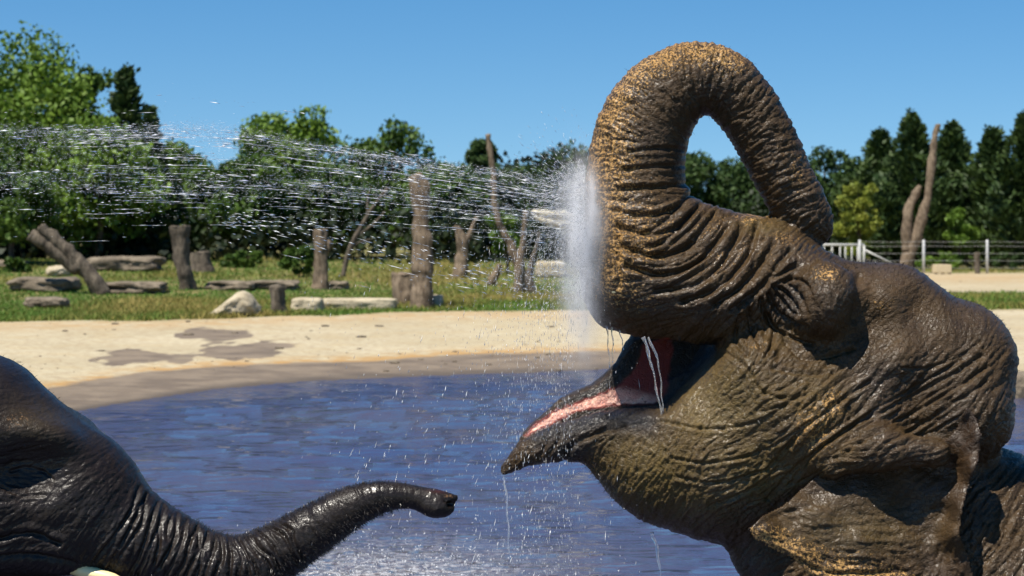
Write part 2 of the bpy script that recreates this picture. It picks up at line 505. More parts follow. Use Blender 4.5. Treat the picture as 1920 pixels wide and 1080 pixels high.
for c, r, a in [((245, 668), (70, 17), 1.0), ((445, 657), (85, 17), 1.0), ((395, 627), (70, 13), 0.9), ((340, 672), (30, 10), 0.7), ((560, 640), (60, 5), 0.35), ((150, 640), (60, 6), 0.2)]:
    e_ = np.sqrt(((px_ - c[0]) / r[0]) ** 2 + ((v_ - c[1]) / r[1]) ** 2) + 0.34 * fbm(np.stack([px_.ravel() / 42, v_.ravel() / 9], 1), 4, 50).reshape(px_.shape)
    wetm = np.maximum(wetm, a * sstep(1.12, 0.80, e_))
float_attr(ground, 'grass', grass_mask(GX, GY).ravel()); float_attr(ground, 'wet', wetm.ravel())
float_attr(ground, 'soak', (0.85 * sstep(14, 2, itp(px_, SHORE) - v_ + 3 * vnoise(np.stack([px_.ravel() / 60, v_.ravel() / 6], 1), 61).reshape(px_.shape))).ravel())
dsh = itp(px_, SHORE) - v_ - band
float_attr(ground, 'straw', (np.exp(-(dsh / 9) ** 2) * 0.9 + 0.5 * np.exp(-((v_ - itp(px_, GRASS) - 6) / 9) ** 2)).ravel())

# ------------------------------------------------------------------ water
wy = np.concatenate([np.linspace(1.5, 8.4, 24), np.concatenate([np.arange(8.5, 14, 0.06), np.arange(14, 31, 0.11)])])
wp = np.concatenate([np.linspace(-3500, -60, 60), np.arange(-30, 1960, 8.0), np.linspace(2000, 5200, 50)])
WX = ((wp[None, :] - CU) / F) * wy[:, None]; WY = np.repeat(wy[:, None], len(wp), 1)
q = np.stack([WX.ravel(), WY.ravel()], 1)
wz = np.zeros(len(q)); g2 = np.random.default_rng(2)
for lam, amp in ((1.9, 0.010), (1.1, 0.008), (0.62, 0.0065), (0.36, 0.0042), (0.22, 0.0026)):
    for k in range(5):
        a = R(78 + g2.normal() * 26); ph = g2.random() * 6.28; l2 = lam * (0.8 + 0.4 * g2.random())
        ph2 = ph + 1.6 * vnoise(q * 0.35 / lam ** 0.5 + k * 9.1, 5 + k)
        wz += amp * 0.5 * np.sin((q[:, 0] * math.cos(a) + q[:, 1] * math.sin(a)) * 2 * math.pi / l2 + ph2)
wpx = CU + q[:, 0] / q[:, 1] * F; wv = CV + CH * F / q[:, 1]
wz *= 0.55 + 0.45 * sstep(-0.4, 0.6, fbm(q * np.array([0.25, 0.5]), 2, 31))
churn = np.exp(-(((wpx - 720) / 260) ** 2 + ((wv - 1095) / 70) ** 2))
wz += churn * 0.02 * fbm(q * 6, 3, 77)
wz *= sstep(8.0, 8.6, q[:, 1]) * (0.12 + 0.88 * sstep(0.2, 3.5, shore_y(wpx) - q[:, 1]))
t = NT('pond_water')
ws = t.mapping((0.55, 1.9, 1))
h1 = t.noise(6.5, 2, 0.45, ws, 0.15); h2 = t.noise(19.0, 3, 0.55, ws, 0.2)
b1 = t.bump(h1, 0.85, 0.060); b2 = t.bump(h2, 0.7, 0.016, b1)
foam = t.math('MULTIPLY', t.attr('churn'), t.ramp(t.noise(22, 6, 0.75), [(0.46, 0.0), (0.64, 0.85)]))
wc = t.mix(t.ramp(t.noise(0.4, 3), [(0.35, 0), (0.65, 1)]), (0.036, 0.042, 0.090), (0.052, 0.050, 0.078))
wc = t.mix(t.math('MULTIPLY', t.attr('churn'), 0.8, clamp=True), wc, (0.10, 0.085, 0.08))
wc = t.mix(foam, wc, (0.55, 0.55, 0.56))
t.set(Base_Color=wc, Roughness=t.math('ADD', 0.05, t.math('MULTIPLY', foam, 0.5)), IOR=1.33, Normal=b2)
n, m = WX.shape; ii, jj = np.mgrid[0:n - 1, 0:m - 1]
wq = np.stack([ii * m + jj, ii * m + jj + 1, (ii + 1) * m + jj + 1, (ii + 1) * m + jj], -1).reshape(-1, 4)
water = mesh_obj('pond_water', np.column_stack([q, wz]), wq, t.m); tag(water, kind='structure')
float_attr(water, 'churn', churn)
# ------------------------------------------------------------------ vegetation
def leaf_mat(name, a, b, trans=0.16):
    t = NT(name)
    n = t.noise(1.3, 3); n2 = t.n('ObjectInfo').outputs['Random']
    col = t.mix(t.ramp(n, [(0.35, 0), (0.65, 1)]), a, b)
    r = t.attr('tone')
    col = t.mix(t.math('MULTIPLY', r, 0.7), col, tuple(x * y for x, y in zip(b, (1.6, 1.45, 1.0))))
    t.set(Base_Color=col, Roughness=0.6, Specular_IOR_Level=0.25)
    tl = t.n('BsdfTranslucent'); t.put(tl.inputs['Color'], col)
    mx = t.n('MixShader'); mx.inputs[0].default_value = trans
    t.l(t.b.outputs[0], mx.inputs[1]); t.l(tl.outputs[0], mx.inputs[2]); t.l(mx.outputs[0], t.out.inputs['Surface'])
    return t.m
M_LEAF = [leaf_mat('leaf_bright', (0.050, 0.105, 0.012), (0.088, 0.150, 0.018)), leaf_mat('leaf_mid', (0.028, 0.064, 0.010), (0.054, 0.098, 0.015)),
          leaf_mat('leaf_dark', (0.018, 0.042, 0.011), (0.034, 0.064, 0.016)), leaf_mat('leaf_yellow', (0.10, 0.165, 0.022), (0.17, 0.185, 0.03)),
          leaf_mat('cedar', (0.018, 0.040, 0.012), (0.038, 0.066, 0.017), 0.15), leaf_mat('leaf_dry', (0.10, 0.075, 0.045), (0.15, 0.11, 0.06), 0.1)]
def bark_mat(name, a, b, sc=1.0):
    t = NT(name)
    vec = t.mapping((6 * sc, 6 * sc, 1.2 * sc))
    n = t.noise(3, 6, 0.7, vec); n2 = t.noise(2.6 * sc, 5, 0.65)
    col = t.mix(t.ramp(n, [(0.40, 0), (0.62, 1)]), a, b)
    col = t.mix(t.ramp(n2, [(0.5, 0), (0.66, 0.8)]), col, tuple(x * 0.5 for x in a))
    t.set(Base_Color=col, Roughness=0.9, Normal=t.bump(n, 0.8, 0.04), Specular_IOR_Level=0.2)
    return t.m
M_BARK = bark_mat('bark', (0.07, 0.052, 0.038), (0.12, 0.092, 0.07))
M_DEAD = bark_mat('weathered_wood', (0.10, 0.072, 0.048), (0.235, 0.18, 0.125))
M_GREYWOOD = bark_mat('grey_wood', (0.062, 0.050, 0.037), (0.15, 0.122, 0.09))
M_PALE = bark_mat('pale_split_wood', (0.42, 0.37, 0.27), (0.58, 0.53, 0.42))

def cards(C, size, g, up=0.0, aspect=1.5, dirs=None):
    """leaf faces: one bent quad per point"""
    n = len(C); s = size * (0.6 + 0.8 * g.random((n, 1)))
    if dirs is None:
        a = g.standard_normal((n, 3)); a[:, 2] += up
    else: a = dirs + 0.35 * g.standard_normal((n, 3))
    a /= np.linalg.norm(a, axis=1, keepdims=True)
    b = np.cross(a, g.standard_normal((n, 3))); b /= np.linalg.norm(b, axis=1, keepdims=True)
    L = a * s * aspect * 0.5; Wd = b * s * 0.5
    V = np.stack([C - L, C + Wd, C + L, C - Wd], 1).reshape(-1, 3)
    return V, np.arange(4 * n).reshape(-1, 4)

def crown_obj(name, C, size, mat, parent, loc, g, kind_dirs=None, aspect=1.6, tone=None):
    V, Q = cards(C, size, g, dirs=kind_dirs, aspect=aspect)
    o = mesh_obj(name, V - np.array(loc), Q, mat, parent, smooth=False)
    tn = np.repeat(tone if tone is not None else g.random(len(C)) ** 2, 4)
    float_attr(o, 'tone', tn)
    return o

def trunk_obj(name, base, top, r0, r1, mat, parent, loc, g, branches=0, crown_pts=None):
    base = np.array(base, float); top = np.array(top, float); pts = []
    for k in range(7):
        f = k / 6; p = base + (top - base) * f; p[:2] += g.standard_normal(2) * 0.06 * (k > 0)
        pts.append((*p, r0 + (r1 - r0) * f))
    return tube(name, np.array(pts) - np.array([*loc, 0]), mat, parent, 7)

def deciduous(px, Y, vtop, halfw, mat, label, group, seed, n=5000, leaf=0.17, vbot=None, cat='tree', name='tree', depth=0.8, lobes=40):
    n = int(n * 1.75); leaf = leaf * 0.66
    g = np.random.default_rng(seed)
    X = (px - CU) / F * Y; z0 = gz(X, Y); ztop = CH + (CV - vtop) * Y / F; hw = halfw * Y / F
    H = ztop - z0; zb = z0 + 0.05 * H if vbot is None else CH + (CV - vbot) * Y / F
    root = empty(name, (X, Y, z0)); tag(root, label, cat, group)
    # crown made of many uneven clumps on limbs
    cz = (ztop + zb) / 2; hz = (ztop - zb) / 2
    cl = []
    for k in range(lobes):
        d = g.standard_normal(3); d /= np.linalg.norm(d); rr = g.random() ** 0.33
        c = np.array([X + d[0] * hw * 0.80 * rr, Y + d[1] * hw * depth * 0.8 * rr, cz + d[2] * hz * 0.84 * rr])
        cl.append((c, (0.17 + 0.19 * g.random()) * min(hw, hz * 1.2)))
    for q_ in range(3): cl.append((np.array([X + 0.22 * hw * g.standard_normal(), Y, ztop - (0.24 + 0.1 * q_) * min(hw, hz)]), 0.24 * min(hw, hz)))
    w = np.array([r ** 2 for _, r in cl]); w /= w.sum()
    C = []; tone = []
    for (c, r), f in zip(cl, w):
        k = int(n * f) + 6
        d = g.standard_normal((k, 3)); d /= np.linalg.norm(d, axis=1, keepdims=True)
        rad = r * (0.45 + 0.65 * g.random((k, 1)) ** 0.6) * (1 + 0.16 * np.clip(g.standard_normal((k, 1)), -2, 2))
        C.append(c + d * rad * np.array([1, 1, 0.8])); tone.append(np.clip(g.random(k) * 0.5 + 0.5 * g.random(), 0, 1) ** 1.5)
    C = np.vstack(C); tone = np.concatenate(tone)
    C[:, 2] = np.maximum(C[:, 2], z0 + 0.05)
    crown_obj('crown', C, leaf, mat, root, (X, Y, z0), g, tone=tone)
    tk_ = tube('trunk', np.array([(0, 0, -0.1, 0.03 * H), (0.05, 0, 0.3 * H, 0.022 * H), (0, 0.02, 0.6 * H, 0.012 * H), (0.03, 0, 0.85 * H, 0.004 * H)]), M_BARK, root, 7)
    for k in range(5):
        c, r = cl[k]; p = c - np.array([X, Y, z0]); s = 0.25 + 0.35 * g.random()
        tube('limb', np.array([(0, 0, s * H * 0.8, 0.010 * H), (p[0] * 0.5, p[1] * 0.5, (s * H + p[2]) / 2, 0.007 * H), (*p, 0.003 * H)]), M_BARK, tk_, 5)
    return root

def cedar(px, Y, vtop, halfw, label, group, seed, n=5000, leaf=0.16, mat=None, spikes=5, name='conifer_tree'):
    n = int(n * 1.7); leaf = leaf * 0.72
    g = np.random.default_rng(seed)
    X = (px - CU) / F * Y; z0 = gz(X, Y); ztop = CH + (CV - vtop) * Y / F; hw = halfw * Y / F; H = ztop - z0
    root = empty(name, (X, Y, z0)); tag(root, label, 'tree', group)
    tips = [(0.0, 0.0, H)]
    for k in range(spikes):
        a = g.random() * 6.28; r = hw * (0.3 + 0.55 * g.random()); tips.append((r * math.cos(a), r * math.sin(a), H * (0.93 - 0.42 * r / hw - 0.12 * g.random())))
    C = []; Dr = []; tone = []
    nb = n // 26
    for k in range(nb):
        tx, ty, th = tips[0] if g.random() < 0.5 else tips[g.integers(len(tips))]
        f = g.random() ** 0.75; z = 0.04 * H + f * (th - 0.04 * H)
        lead = (1 - (z / th)) ** 0.8
        R_ = (hw if th == H else hw * 0.5) * (lead * 0.95 + 0.03)
        a = g.random() * 6.28; L = R_ * (0.65 + 0.5 * g.random())
        s = np.linspace(0.25, 1, 26)[:, None]
        d = np.array([math.cos(a), math.sin(a), 0.35 + 0.3 * g.random()])
        o = np.array([tx * (0.4 + 0.6 * z / th), ty * (0.4 + 0.6 * z / th), z])
        P_ = o + d * L * s + g.standard_normal((26, 3)) * (0.05 * hw + 0.03) * (1.1 - 0.7 * s)
        P_[:, 2] -= 0.25 * L * s[:, 0] ** 2
        C.append(P_); Dr.append(np.repeat((d + np.array([0, 0, 0.35]))[None], 26, 0)); tone.append(np.full(26, g.random() ** 2.2))
    C = np.vstack(C); Dr = np.vstack(Dr); C[:, 2] = np.maximum(C[:, 2], 0.03)
    crown_obj('crown', C, leaf, mat or M_LEAF[4], root, (0, 0, 0), g, Dr, aspect=2.2, tone=np.concatenate(tone))
    tube('trunk', np.array([(0, 0, -0.1, 0.022 * H), (0, 0, 0.5 * H, 0.014 * H), (0, 0, 0.97 * H, 0.002 * H)]), M_BARK, root, 7)
    return root

GL = 'trees along the edge of the wood'
deciduous(60, 60, 80, 215, M_LEAF[0], 'tall bright green leafy tree rising above the leaning split log', GL, 1, 12000, 0.17)
deciduous(-190, 58, 130, 170, M_LEAF[0], 'broad bright green leafy tree beside the tallest leafy tree', GL, 2, 5000)
cedar(236, 60, 136, 110, 'dark pointed cedar standing between leafy trees over the stone slabs', GL, 3, 7000)
deciduous(185, 57, 215, 130, M_LEAF[0], 'low bright green leafy tree in front of the dark pointed cedar', GL, 4, 5500)
deciduous(140, 61, 118, 95, M_LEAF[1], 'mid green leafy tree between the tallest leafy tree and the dark cedar', GL, 16, 5000)
cedar(282, 59, 205, 62, 'short dark cedar on the slope side of the taller dark cedar', GL, 17, 3500)
deciduous(20, 54, 300, 120, M_LEAF[1], 'low leafy tree overhanging the leaning split log', GL, 5, 5500, vbot=470)
deciduous(320, 66, 258, 100, M_LEAF[1], 'small leafy tree behind the standing log with a flared top', GL, 6, 5000)
deciduous(545, 64, 192, 120, M_LEAF[0], 'rounded leafy tree rising behind the standing log with a branch stub', GL, 7, 7500)
deciduous(440, 61, 285, 110, M_LEAF[1], 'dense leafy tree between the two standing logs', GL, 8, 6000)
deciduous(622, 63, 300, 110, M_LEAF[1], 'low leafy tree behind the bare leaning branches', GL, 9, 5500)
deciduous(735, 66, 220, 110, M_LEAF[1], 'leafy tree with ragged top behind the tall dead snag', GL, 10, 6500)
deciduous(830, 63, 305, 110, M_LEAF[1], 'low dense leafy tree right of the tall dead snag', GL, 11, 5500)
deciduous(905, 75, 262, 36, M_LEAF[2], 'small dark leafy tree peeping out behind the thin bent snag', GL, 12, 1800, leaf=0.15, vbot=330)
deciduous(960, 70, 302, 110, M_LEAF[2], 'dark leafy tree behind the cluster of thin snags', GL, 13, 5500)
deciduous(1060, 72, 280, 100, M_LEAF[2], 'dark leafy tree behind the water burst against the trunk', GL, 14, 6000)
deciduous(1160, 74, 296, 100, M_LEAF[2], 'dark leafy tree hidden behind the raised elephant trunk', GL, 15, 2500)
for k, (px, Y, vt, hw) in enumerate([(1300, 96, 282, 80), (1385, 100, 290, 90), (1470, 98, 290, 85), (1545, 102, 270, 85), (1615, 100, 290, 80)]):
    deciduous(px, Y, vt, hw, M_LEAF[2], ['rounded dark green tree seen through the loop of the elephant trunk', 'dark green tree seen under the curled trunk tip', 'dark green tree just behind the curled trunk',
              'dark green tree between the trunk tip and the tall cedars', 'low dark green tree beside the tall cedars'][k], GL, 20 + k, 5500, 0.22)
CG = 'cedars behind the wire fence'
for k, (px, Y, vt, hw) in enumerate([(1650, 97, 250, 110), (1712, 94, 218, 120), (1785, 96, 236, 115), (1862, 93, 248, 115), (1925, 90, 218, 125), (2010, 92, 255, 120)]):
    cedar(px, Y, vt, hw, ['cedar at the left end of the cedar row', 'tallest cedar behind the forked dead tree', 'cedar just right of the forked dead tree', 'shorter cedar behind the right fence post',
          'tall cedar right of the right fence post', 'cedar at the right end of the cedar row'][k], CG, 40 + k, 8000, 0.19, spikes=11)
SG = 'shrubs in front of the trees'
deciduous(1608, 90, 338, 44, M_LEAF[3], 'yellow green feathery bush beside the curled trunk tip', SG, 60, 4500, 0.13, vbot=500, cat='bush', name='bush', lobes=34)
deciduous(1796, 88, 388, 36, M_LEAF[0], 'bright green upright bush behind the wire fence', SG, 61, 3000, 0.15, vbot=500, cat='bush', name='bush', lobes=14)
deciduous(560, 50, 462, 40, M_LEAF[1], 'green leafy shrub at the foot of the standing log with a stub', SG, 62, 1500, 0.12, vbot=515, cat='bush', name='bush', lobes=12)
deciduous(25, 50, 484, 46, M_LEAF[1], 'green shrub beside the leaning split log', SG, 63, 1500, 0.12, vbot=530, cat='bush', name='bush', lobes=12)
deciduous(455, 54, 470, 62, M_LEAF[1], 'low green shrub behind the long dark stone slab', SG, 64, 1800, 0.13, vbot=506, cat='bush', name='bush', lobes=12)
deciduous(950, 52, 395, 46, M_LEAF[0], 'bright green bush behind the thin snags', SG, 65, 1800, 0.14, vbot=500, cat='bush', name='bush', lobes=12)
deciduous(1760, 86, 470, 60, M_LEAF[0], 'low green bush along the fence behind the pale box', SG, 66, 1500, 0.13, vbot=512, cat='bush', name='bush', lobes=12)
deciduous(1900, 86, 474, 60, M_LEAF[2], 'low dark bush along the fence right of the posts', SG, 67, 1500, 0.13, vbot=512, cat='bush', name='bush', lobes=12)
deciduous(1440, 84, 430, 60, M_LEAF[0], 'green bush seen below the curled trunk', SG, 68, 1500, 0.13, vbot=500, cat='bush', name='bush', lobes=12)

# the wood behind reads as one mass: undergrowth and back rows
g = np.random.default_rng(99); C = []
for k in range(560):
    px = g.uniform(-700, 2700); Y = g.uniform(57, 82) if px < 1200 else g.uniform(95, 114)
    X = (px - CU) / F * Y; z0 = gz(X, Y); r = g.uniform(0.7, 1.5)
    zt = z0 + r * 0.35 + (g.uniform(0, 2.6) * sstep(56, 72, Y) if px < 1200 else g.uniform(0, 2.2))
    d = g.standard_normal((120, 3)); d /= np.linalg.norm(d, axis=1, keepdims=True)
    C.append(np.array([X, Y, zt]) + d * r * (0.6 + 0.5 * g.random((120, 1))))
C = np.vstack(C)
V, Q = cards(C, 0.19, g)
M_UNDER_SHADE = leaf_mat('undergrowth_leaf_shade', (0.005, 0.011, 0.0035), (0.012, 0.022, 0.006), 0.05)  # near-black leaves: the shade under the canopy is painted into their colour
wood = mesh_obj('wood', V, Q, M_UNDER_SHADE, None, False); float_attr(wood, 'tone', np.repeat(g.random(len(C)) ** 3, 4))
tag(wood, 'mass of undergrowth filling the wood behind the trees, darkened with painted shade', 'wood', kind='stuff')

# grass blades
g = np.random.default_rng(17)
def blades(n, pxr, yr, hgt, wid):
    px = g.uniform(*pxr, n); Y = g.uniform(yr[1] ** -1, yr[0] ** -1, n) ** -1; X = (px - CU) / F * Y
    m = grass_mask(X, Y) > 0.35 + 0.5 * g.random(n); X, Y = X[m], Y[m]; z = ground_z(X, Y); k = len(X)
    patch = fbm(np.stack([X * 0.4, Y * 0.3], 1), 3, 5)
    h = hgt * (0.35 + 0.7 * g.random(k)) * (0.75 + 0.5 * np.clip(patch + 0.5, 0, 1.4)); w = wid * (0.6 + 0.8 * g.random(k)); a = g.random(k) * 6.28
    lean = 0.6 * g.standard_normal((k, 2)) * h[:, None]
    B = np.stack([X, Y, z - 0.01], 1); dx = np.stack([np.cos(a), np.sin(a), 0 * a], 1) * w[:, None]
    T_ = B + np.column_stack([lean, h])
    V = np.stack([B - dx, B + dx, T_], 1).reshape(-1, 3)
    dry = np.clip(0.24 + 0.75 * patch + 0.25 * g.standard_normal(k), 0, 1)
    return V, np.arange(3 * k).reshape(-1, 3), np.repeat(dry, 3)
V1, Q1, t1 = blades(150000, (-250, 1300), (29, 60), 0.11, 0.016)
Vx, Qx, tx = blades(38000, (-900, -250), (29, 60), 0.11, 0.016)
V1, Q1, t1 = np.vstack([V1, Vx]), np.vstack([Q1, Qx + len(V1)]), np.concatenate([t1, tx])
V2, Q2, t2 = blades(26000, (1640, 2200), (36, 92), 0.16, 0.022)
t = NT('grass_blades')
t.set(Base_Color=t.mix(t.attr('tone'), (0.068, 0.140, 0.018), (0.26, 0.20, 0.06)), Roughness=0.7, Specular_IOR_Level=0.2)
tl = t.n('BsdfTranslucent'); tl.inputs['Color'].default_value = (0.12, 0.17, 0.03, 1); mx = t.n('MixShader'); mx.inputs[0].default_value = 0.2
t.l(t.b.outputs[0], mx.inputs[1]); t.l(tl.outputs[0], mx.inputs[2]); t.l(mx.outputs[0], t.out.inputs['Surface'])
gr = mesh_obj('grass', np.vstack([V1, V2]), np.vstack([Q1, Q2 + len(V1)]), t.m, None, False); float_attr(gr, 'tone', np.concatenate([t1, t2]))
tag(gr, 'short green and straw coloured grass on the bank', 'grass', kind='stuff')
# ------------------------------------------------------------------ logs, stumps, stones
def stone_mat(name, a, b, c):
    t = NT(name)
    n = t.noise(2.2, 6, 0.65); n2 = t.noise(14, 5, 0.7)
    col = t.mix(t.ramp(n, [(0.38, 0), (0.62, 1)]), a, b); col = t.mix(t.ramp(n2, [(0.5, 0), (0.72, 0.7)]), col, c)
    t.set(Base_Color=col, Roughness=0.9, Normal=t.bump(n2, 0.7, 0.05), Specular_IOR_Level=0.25)
    return t.m
M_STONE = stone_mat('lichen_stone', (0.10, 0.080, 0.056), (0.20, 0.162, 0.115), (0.05, 0.04, 0.028))
M_LIME = stone_mat('pale_limestone', (0.34, 0.285, 0.19), (0.43, 0.37, 0.26), (0.22, 0.175, 0.115))

def ico(sub=3):
    t_ = (1 + 5 ** 0.5) / 2
    V = [(-1, t_, 0), (1, t_, 0), (-1, -t_, 0), (1, -t_, 0), (0, -1, t_), (0, 1, t_), (0, -1, -t_), (0, 1, -t_), (t_, 0, -1), (t_, 0, 1), (-t_, 0, -1), (-t_, 0, 1)]
    Fc = [(0, 11, 5), (0, 5, 1), (0, 1, 7), (0, 7, 10), (0, 10, 11), (1, 5, 9), (5, 11, 4), (11, 10, 2), (10, 7, 6), (7, 1, 8), (3, 9, 4), (3, 4, 2), (3, 2, 6), (3, 6, 8), (3, 8, 9), (4, 9, 5), (2, 4, 11), (6, 2, 10), (8, 6, 7), (9, 8, 1)]
    V = [np.array(v) / np.linalg.norm(v) for v in V]
    for _ in range(sub):
        c = {}; F2 = []
        def mid(a, b):
            k = (min(a, b), max(a, b))
            if k not in c:
                m = V[a] + V[b]; V.append(m / np.linalg.norm(m)); c[k] = len(V) - 1
            return c[k]
        for a, b, d in Fc:
            ab, bd, da = mid(a, b), mid(b, d), mid(d, a); F2 += [(a, ab, da), (b, bd, ab), (d, da, bd), (ab, bd, da)]
        Fc = F2
    return np.array(V), np.array(Fc)
ICO_V, ICO_F = ico(3)

def stone(name, px0, px1, vtop, vbase, label, mat, seed, depth=None, power=5.0, rough=0.10, shape=None, group=None, dv=0.0):
    """weathered block whose foot stands on the ground at photo row vbase"""
    x, y, z = place((px0 + px1) / 2, vbase); s = y / F
    wx = (px1 - px0) * s / 2; hz = (vbase - vtop) * s; dp = depth or min(wx, 0.6)
    V = ICO_V.copy()
    q = (np.abs(V) ** power).sum(1) ** (-1 / power); V = V * q[:, None]
    V *= 1 + 1.35 * rough * fbm(V * np.array([2.6, 1.7, 1.7]) + seed * 3.3, 5, seed, 0.6)[:, None]
    V = np.clip(V, -1.08, 1.08)
    Z = (V[:, 2] + 1) / 2
    P_ = np.stack([V[:, 0] * wx, V[:, 1] * dp, Z * hz * 1.0], 1)
    if shape is not None: P_[:, 2] *= shape(V[:, 0])
    P_[:, 2] -= 0.03
    o = mesh_obj(name, P_, ICO_F, mat, None, False, (x, y + dp * 0.6, z))
    o.data.polygons.foreach_set('use_smooth', np.ones(len(o.data.polygons), bool))
    tag(o, label, 'stone' if name != 'boulder' else 'boulder', group)
    return o
SGp = 'weathered stone slabs on the grass slope'
stone('flat_stone', 18, 132, 518, 546, 'long flat stone slab at the foot of the leaning split log', M_STONE, 1, 0.7, group=SGp)
stone('flat_stone', 160, 298, 479, 508, 'thick layered stone slab behind the leaning split log', M_STONE, 2, 0.9, group=SGp)
stone('flat_stone', 190, 305, 526, 550, 'low dark stone slab right of the foot of the leaning log', M_STONE, 3, 0.6, rough=0.16, group=SGp)
stone('flat_stone', 45, 118, 555, 578, 'small low stone slab on the open grass below the leaning log', M_STONE, 4, 0.5, group=SGp)
stone('flat_stone', 384, 470, 525, 544, 'dark pitted stone slab right of the flared standing log', M_STONE, 5, 0.5, rough=0.14, group=SGp)
stone('flat_stone', 462, 557, 524, 543, 'dark pitted stone slab ending near the stubbed standing log', M_STONE, 6, 0.5, rough=0.14, group=SGp)
stone('flat_stone', 612, 652, 525, 543, 'short dark stone slab touching the stubbed standing log', M_STONE, 7, 0.4, group=SGp)
stone('flat_stone', -40, 42, 486, 503, 'grey stone slab beside the green shrub', M_STONE, 8, 0.6, group=SGp)
stone('boulder', 84, 128, 496, 518, 'small tan boulder behind the leaning split log', M_LIME, 9, 0.4, 2.6)
stone('boulder', 384, 482, 545, 594, 'pale pointed limestone boulder beside the short round stump', M_LIME, 10, 0.55, 2.6, 0.10,
      shape=lambda a: 0.22 + 0.85 * sstep(-1.0, 0.45, a) * (1 - 0.35 * sstep(0.55, 1.0, a)))
stone('squared_stone', 545, 604, 556, 584, 'pale squared stone block beside the short round stump', M_LIME, 11, 0.35, 7, 0.05)
stone('squared_stone', 598, 742, 557, 580, 'long pale stone block running up to the tall snag', M_LIME, 12, 0.35, 9, 0.04)
stone('squared_stone', 800, 830, 551, 576, 'small pale stone block right of the tall snag foot', M_LIME, 13, 0.3, 6, 0.06)
stone('squared_stone', 1005, 1062, 488, 520, 'pale stone block seen through the falling water', M_LIME, 14, 0.35, 6, 0.05)

def log(name, rows, label, mat, seed, cat='log', depth=0.0, limbs=(), group=None, sides=20, knots=5, flare=1.25):
    """rows: (px, v, half width px) from foot to top, standing on the ground at the first row"""
    g = np.random.default_rng(seed)
    x, y, z = place(rows[0][0], rows[0][1]); s = y / F
    root = empty(name, (x, y, z)); tag(root, label, cat, group)
    def conv(rr, rough=0.10):
        A = np.array(rr, float); n = max(14, 8 * len(A)); A = spline(A, n)
        P_ = np.stack([(A[:, 0] - CU) * s - x, np.linspace(0, depth, n), CH - (A[:, 1] - CV) * s - z], 1)
        return P_, A[:, 2] * s
    def grow(nm, rr, parent, seed2, foot=False):
        P_, rad = conv(rr)
        if foot: P_[0, 2] = -0.08; rad[0] *= flare
        o = tube(nm, np.column_stack([P_, rad]), mat, parent, sides)
        co = np.empty(len(o.data.vertices) * 3, np.float32); o.data.vertices.foreach_get('co', co); co = co.reshape(-1, 3)
        nrm = vert_normals2(o.data)
        d = 0.26 * rad.mean() * fbm(co * np.array([1.1, 1.1, 0.35]) / rad.mean() * 0.9 + seed2, 4, seed2, 0.6) + 0.5 * rad.mean() * np.clip(vnoise(co * 2.2 / max(rad.mean() * 4, 0.3) + 5 * seed2, seed2 + 4) - 0.35, 0, 1)
        co = co + nrm * d[:, None]
        o.data.vertices.foreach_set('co', co.astype(np.float32).ravel()); o.data.update()
        return o
    tk_ = grow('trunk', rows, root, seed, True)
    for k, L in enumerate(limbs): grow('limb', L, tk_, seed + 10 + k)
    return root
def vert_normals2(me):
    n = np.empty(len(me.vertices) * 3, dtype=np.float32); me.vertex_normals.foreach_get('vector', n); return n.reshape(-1, 3)
LG = 'dead logs and snags set up on the grass'
log('leaning_log', [(196, 552, 13), (165, 512, 14), (130, 475, 13), (100, 447, 12), (76, 426, 11)], 'split grey log leaning steeply, its two prongs pointing up', M_GREYWOOD, 3, limbs=[[(150, 505, 12), (112, 478, 12), (84, 456, 11), (58, 440, 9)]], group=LG)
log('standing_log', [(350, 543, 14), (346, 515, 14), (341, 485, 14), (337, 455, 15), (336, 436, 19), (336, 424, 20)], 'thick standing log with flared flat top', M_GREYWOOD, 5, group=LG, flare=1.2)
log('tree_stump', [(376, 511, 22), (374, 495, 19), (373, 480, 18), (373, 473, 18)], 'wide short stump beside the flared standing log', M_GREYWOOD, 6, cat='stump', flare=1.3)
log('standing_log', [(602, 542, 16), (603, 510, 14), (602, 470, 14), (600, 448, 14), (599, 431, 12)], 'standing log with a branch stub near its top', M_DEAD, 7, limbs=[[(606, 478, 9), (614, 462, 8), (620, 452, 7)]], group=LG)
log('tree_stump', [(522, 588, 15), (522, 565, 14), (522, 537, 14)], 'short round grey stump beside the pale boulder', M_GREYWOOD, 8, cat='stump', flare=1.05)
log('tall_snag', [(790, 578, 24), (792, 545, 20), (794, 520, 18), (793, 500, 21), (790, 470, 20), (790, 430, 17), (791, 390, 14), (785, 355, 16), (776, 328, 12)], 'tall dead snag with peeled bark and ragged top', M_DEAD, 9, cat='dead tree',
    limbs=[[(795, 372, 8), (800, 350, 6), (797, 335, 4)]], flare=1.15)
log('square_stump', [(760, 571, 21), (760, 545, 21), (759, 512, 20)], 'broad sawn stump pressed against the tall snag', M_DEAD, 10, cat='stump', flare=1.02)
log('forked_snag', [(862, 521, 13), (866, 500, 12), (869, 475, 10), (868, 455, 11), (860, 432, 7), (852, 424, 4)], 'small forked snag with pale scar', M_DEAD, 11, cat='dead tree', limbs=[[(868, 462, 8), (880, 440, 5), (892, 408, 2)]])
SN = 'thin dead snags'
log('thin_snag', [(978, 548, 11), (974, 505, 10), (958, 462, 8), (938, 425, 7), (928, 385, 6), (925, 330, 5), (920, 285, 5), (915, 252, 5)], 'thin bent bare snag taller than the others', M_DEAD, 12, cat='dead tree', group=SN, sides=10)
log('thin_snag', [(972, 550, 10), (975, 500, 9), (981, 450, 6), (986, 395, 4)], 'thin straight snag behind the bent bare snag', M_DEAD, 13, cat='dead tree', group=SN, sides=10)
log('thin_snag', [(920, 535, 8), (930, 515, 8), (938, 495, 6)], 'short broken snag left of the bent bare snag', M_DEAD, 14, cat='dead tree', group=SN, sides=10)
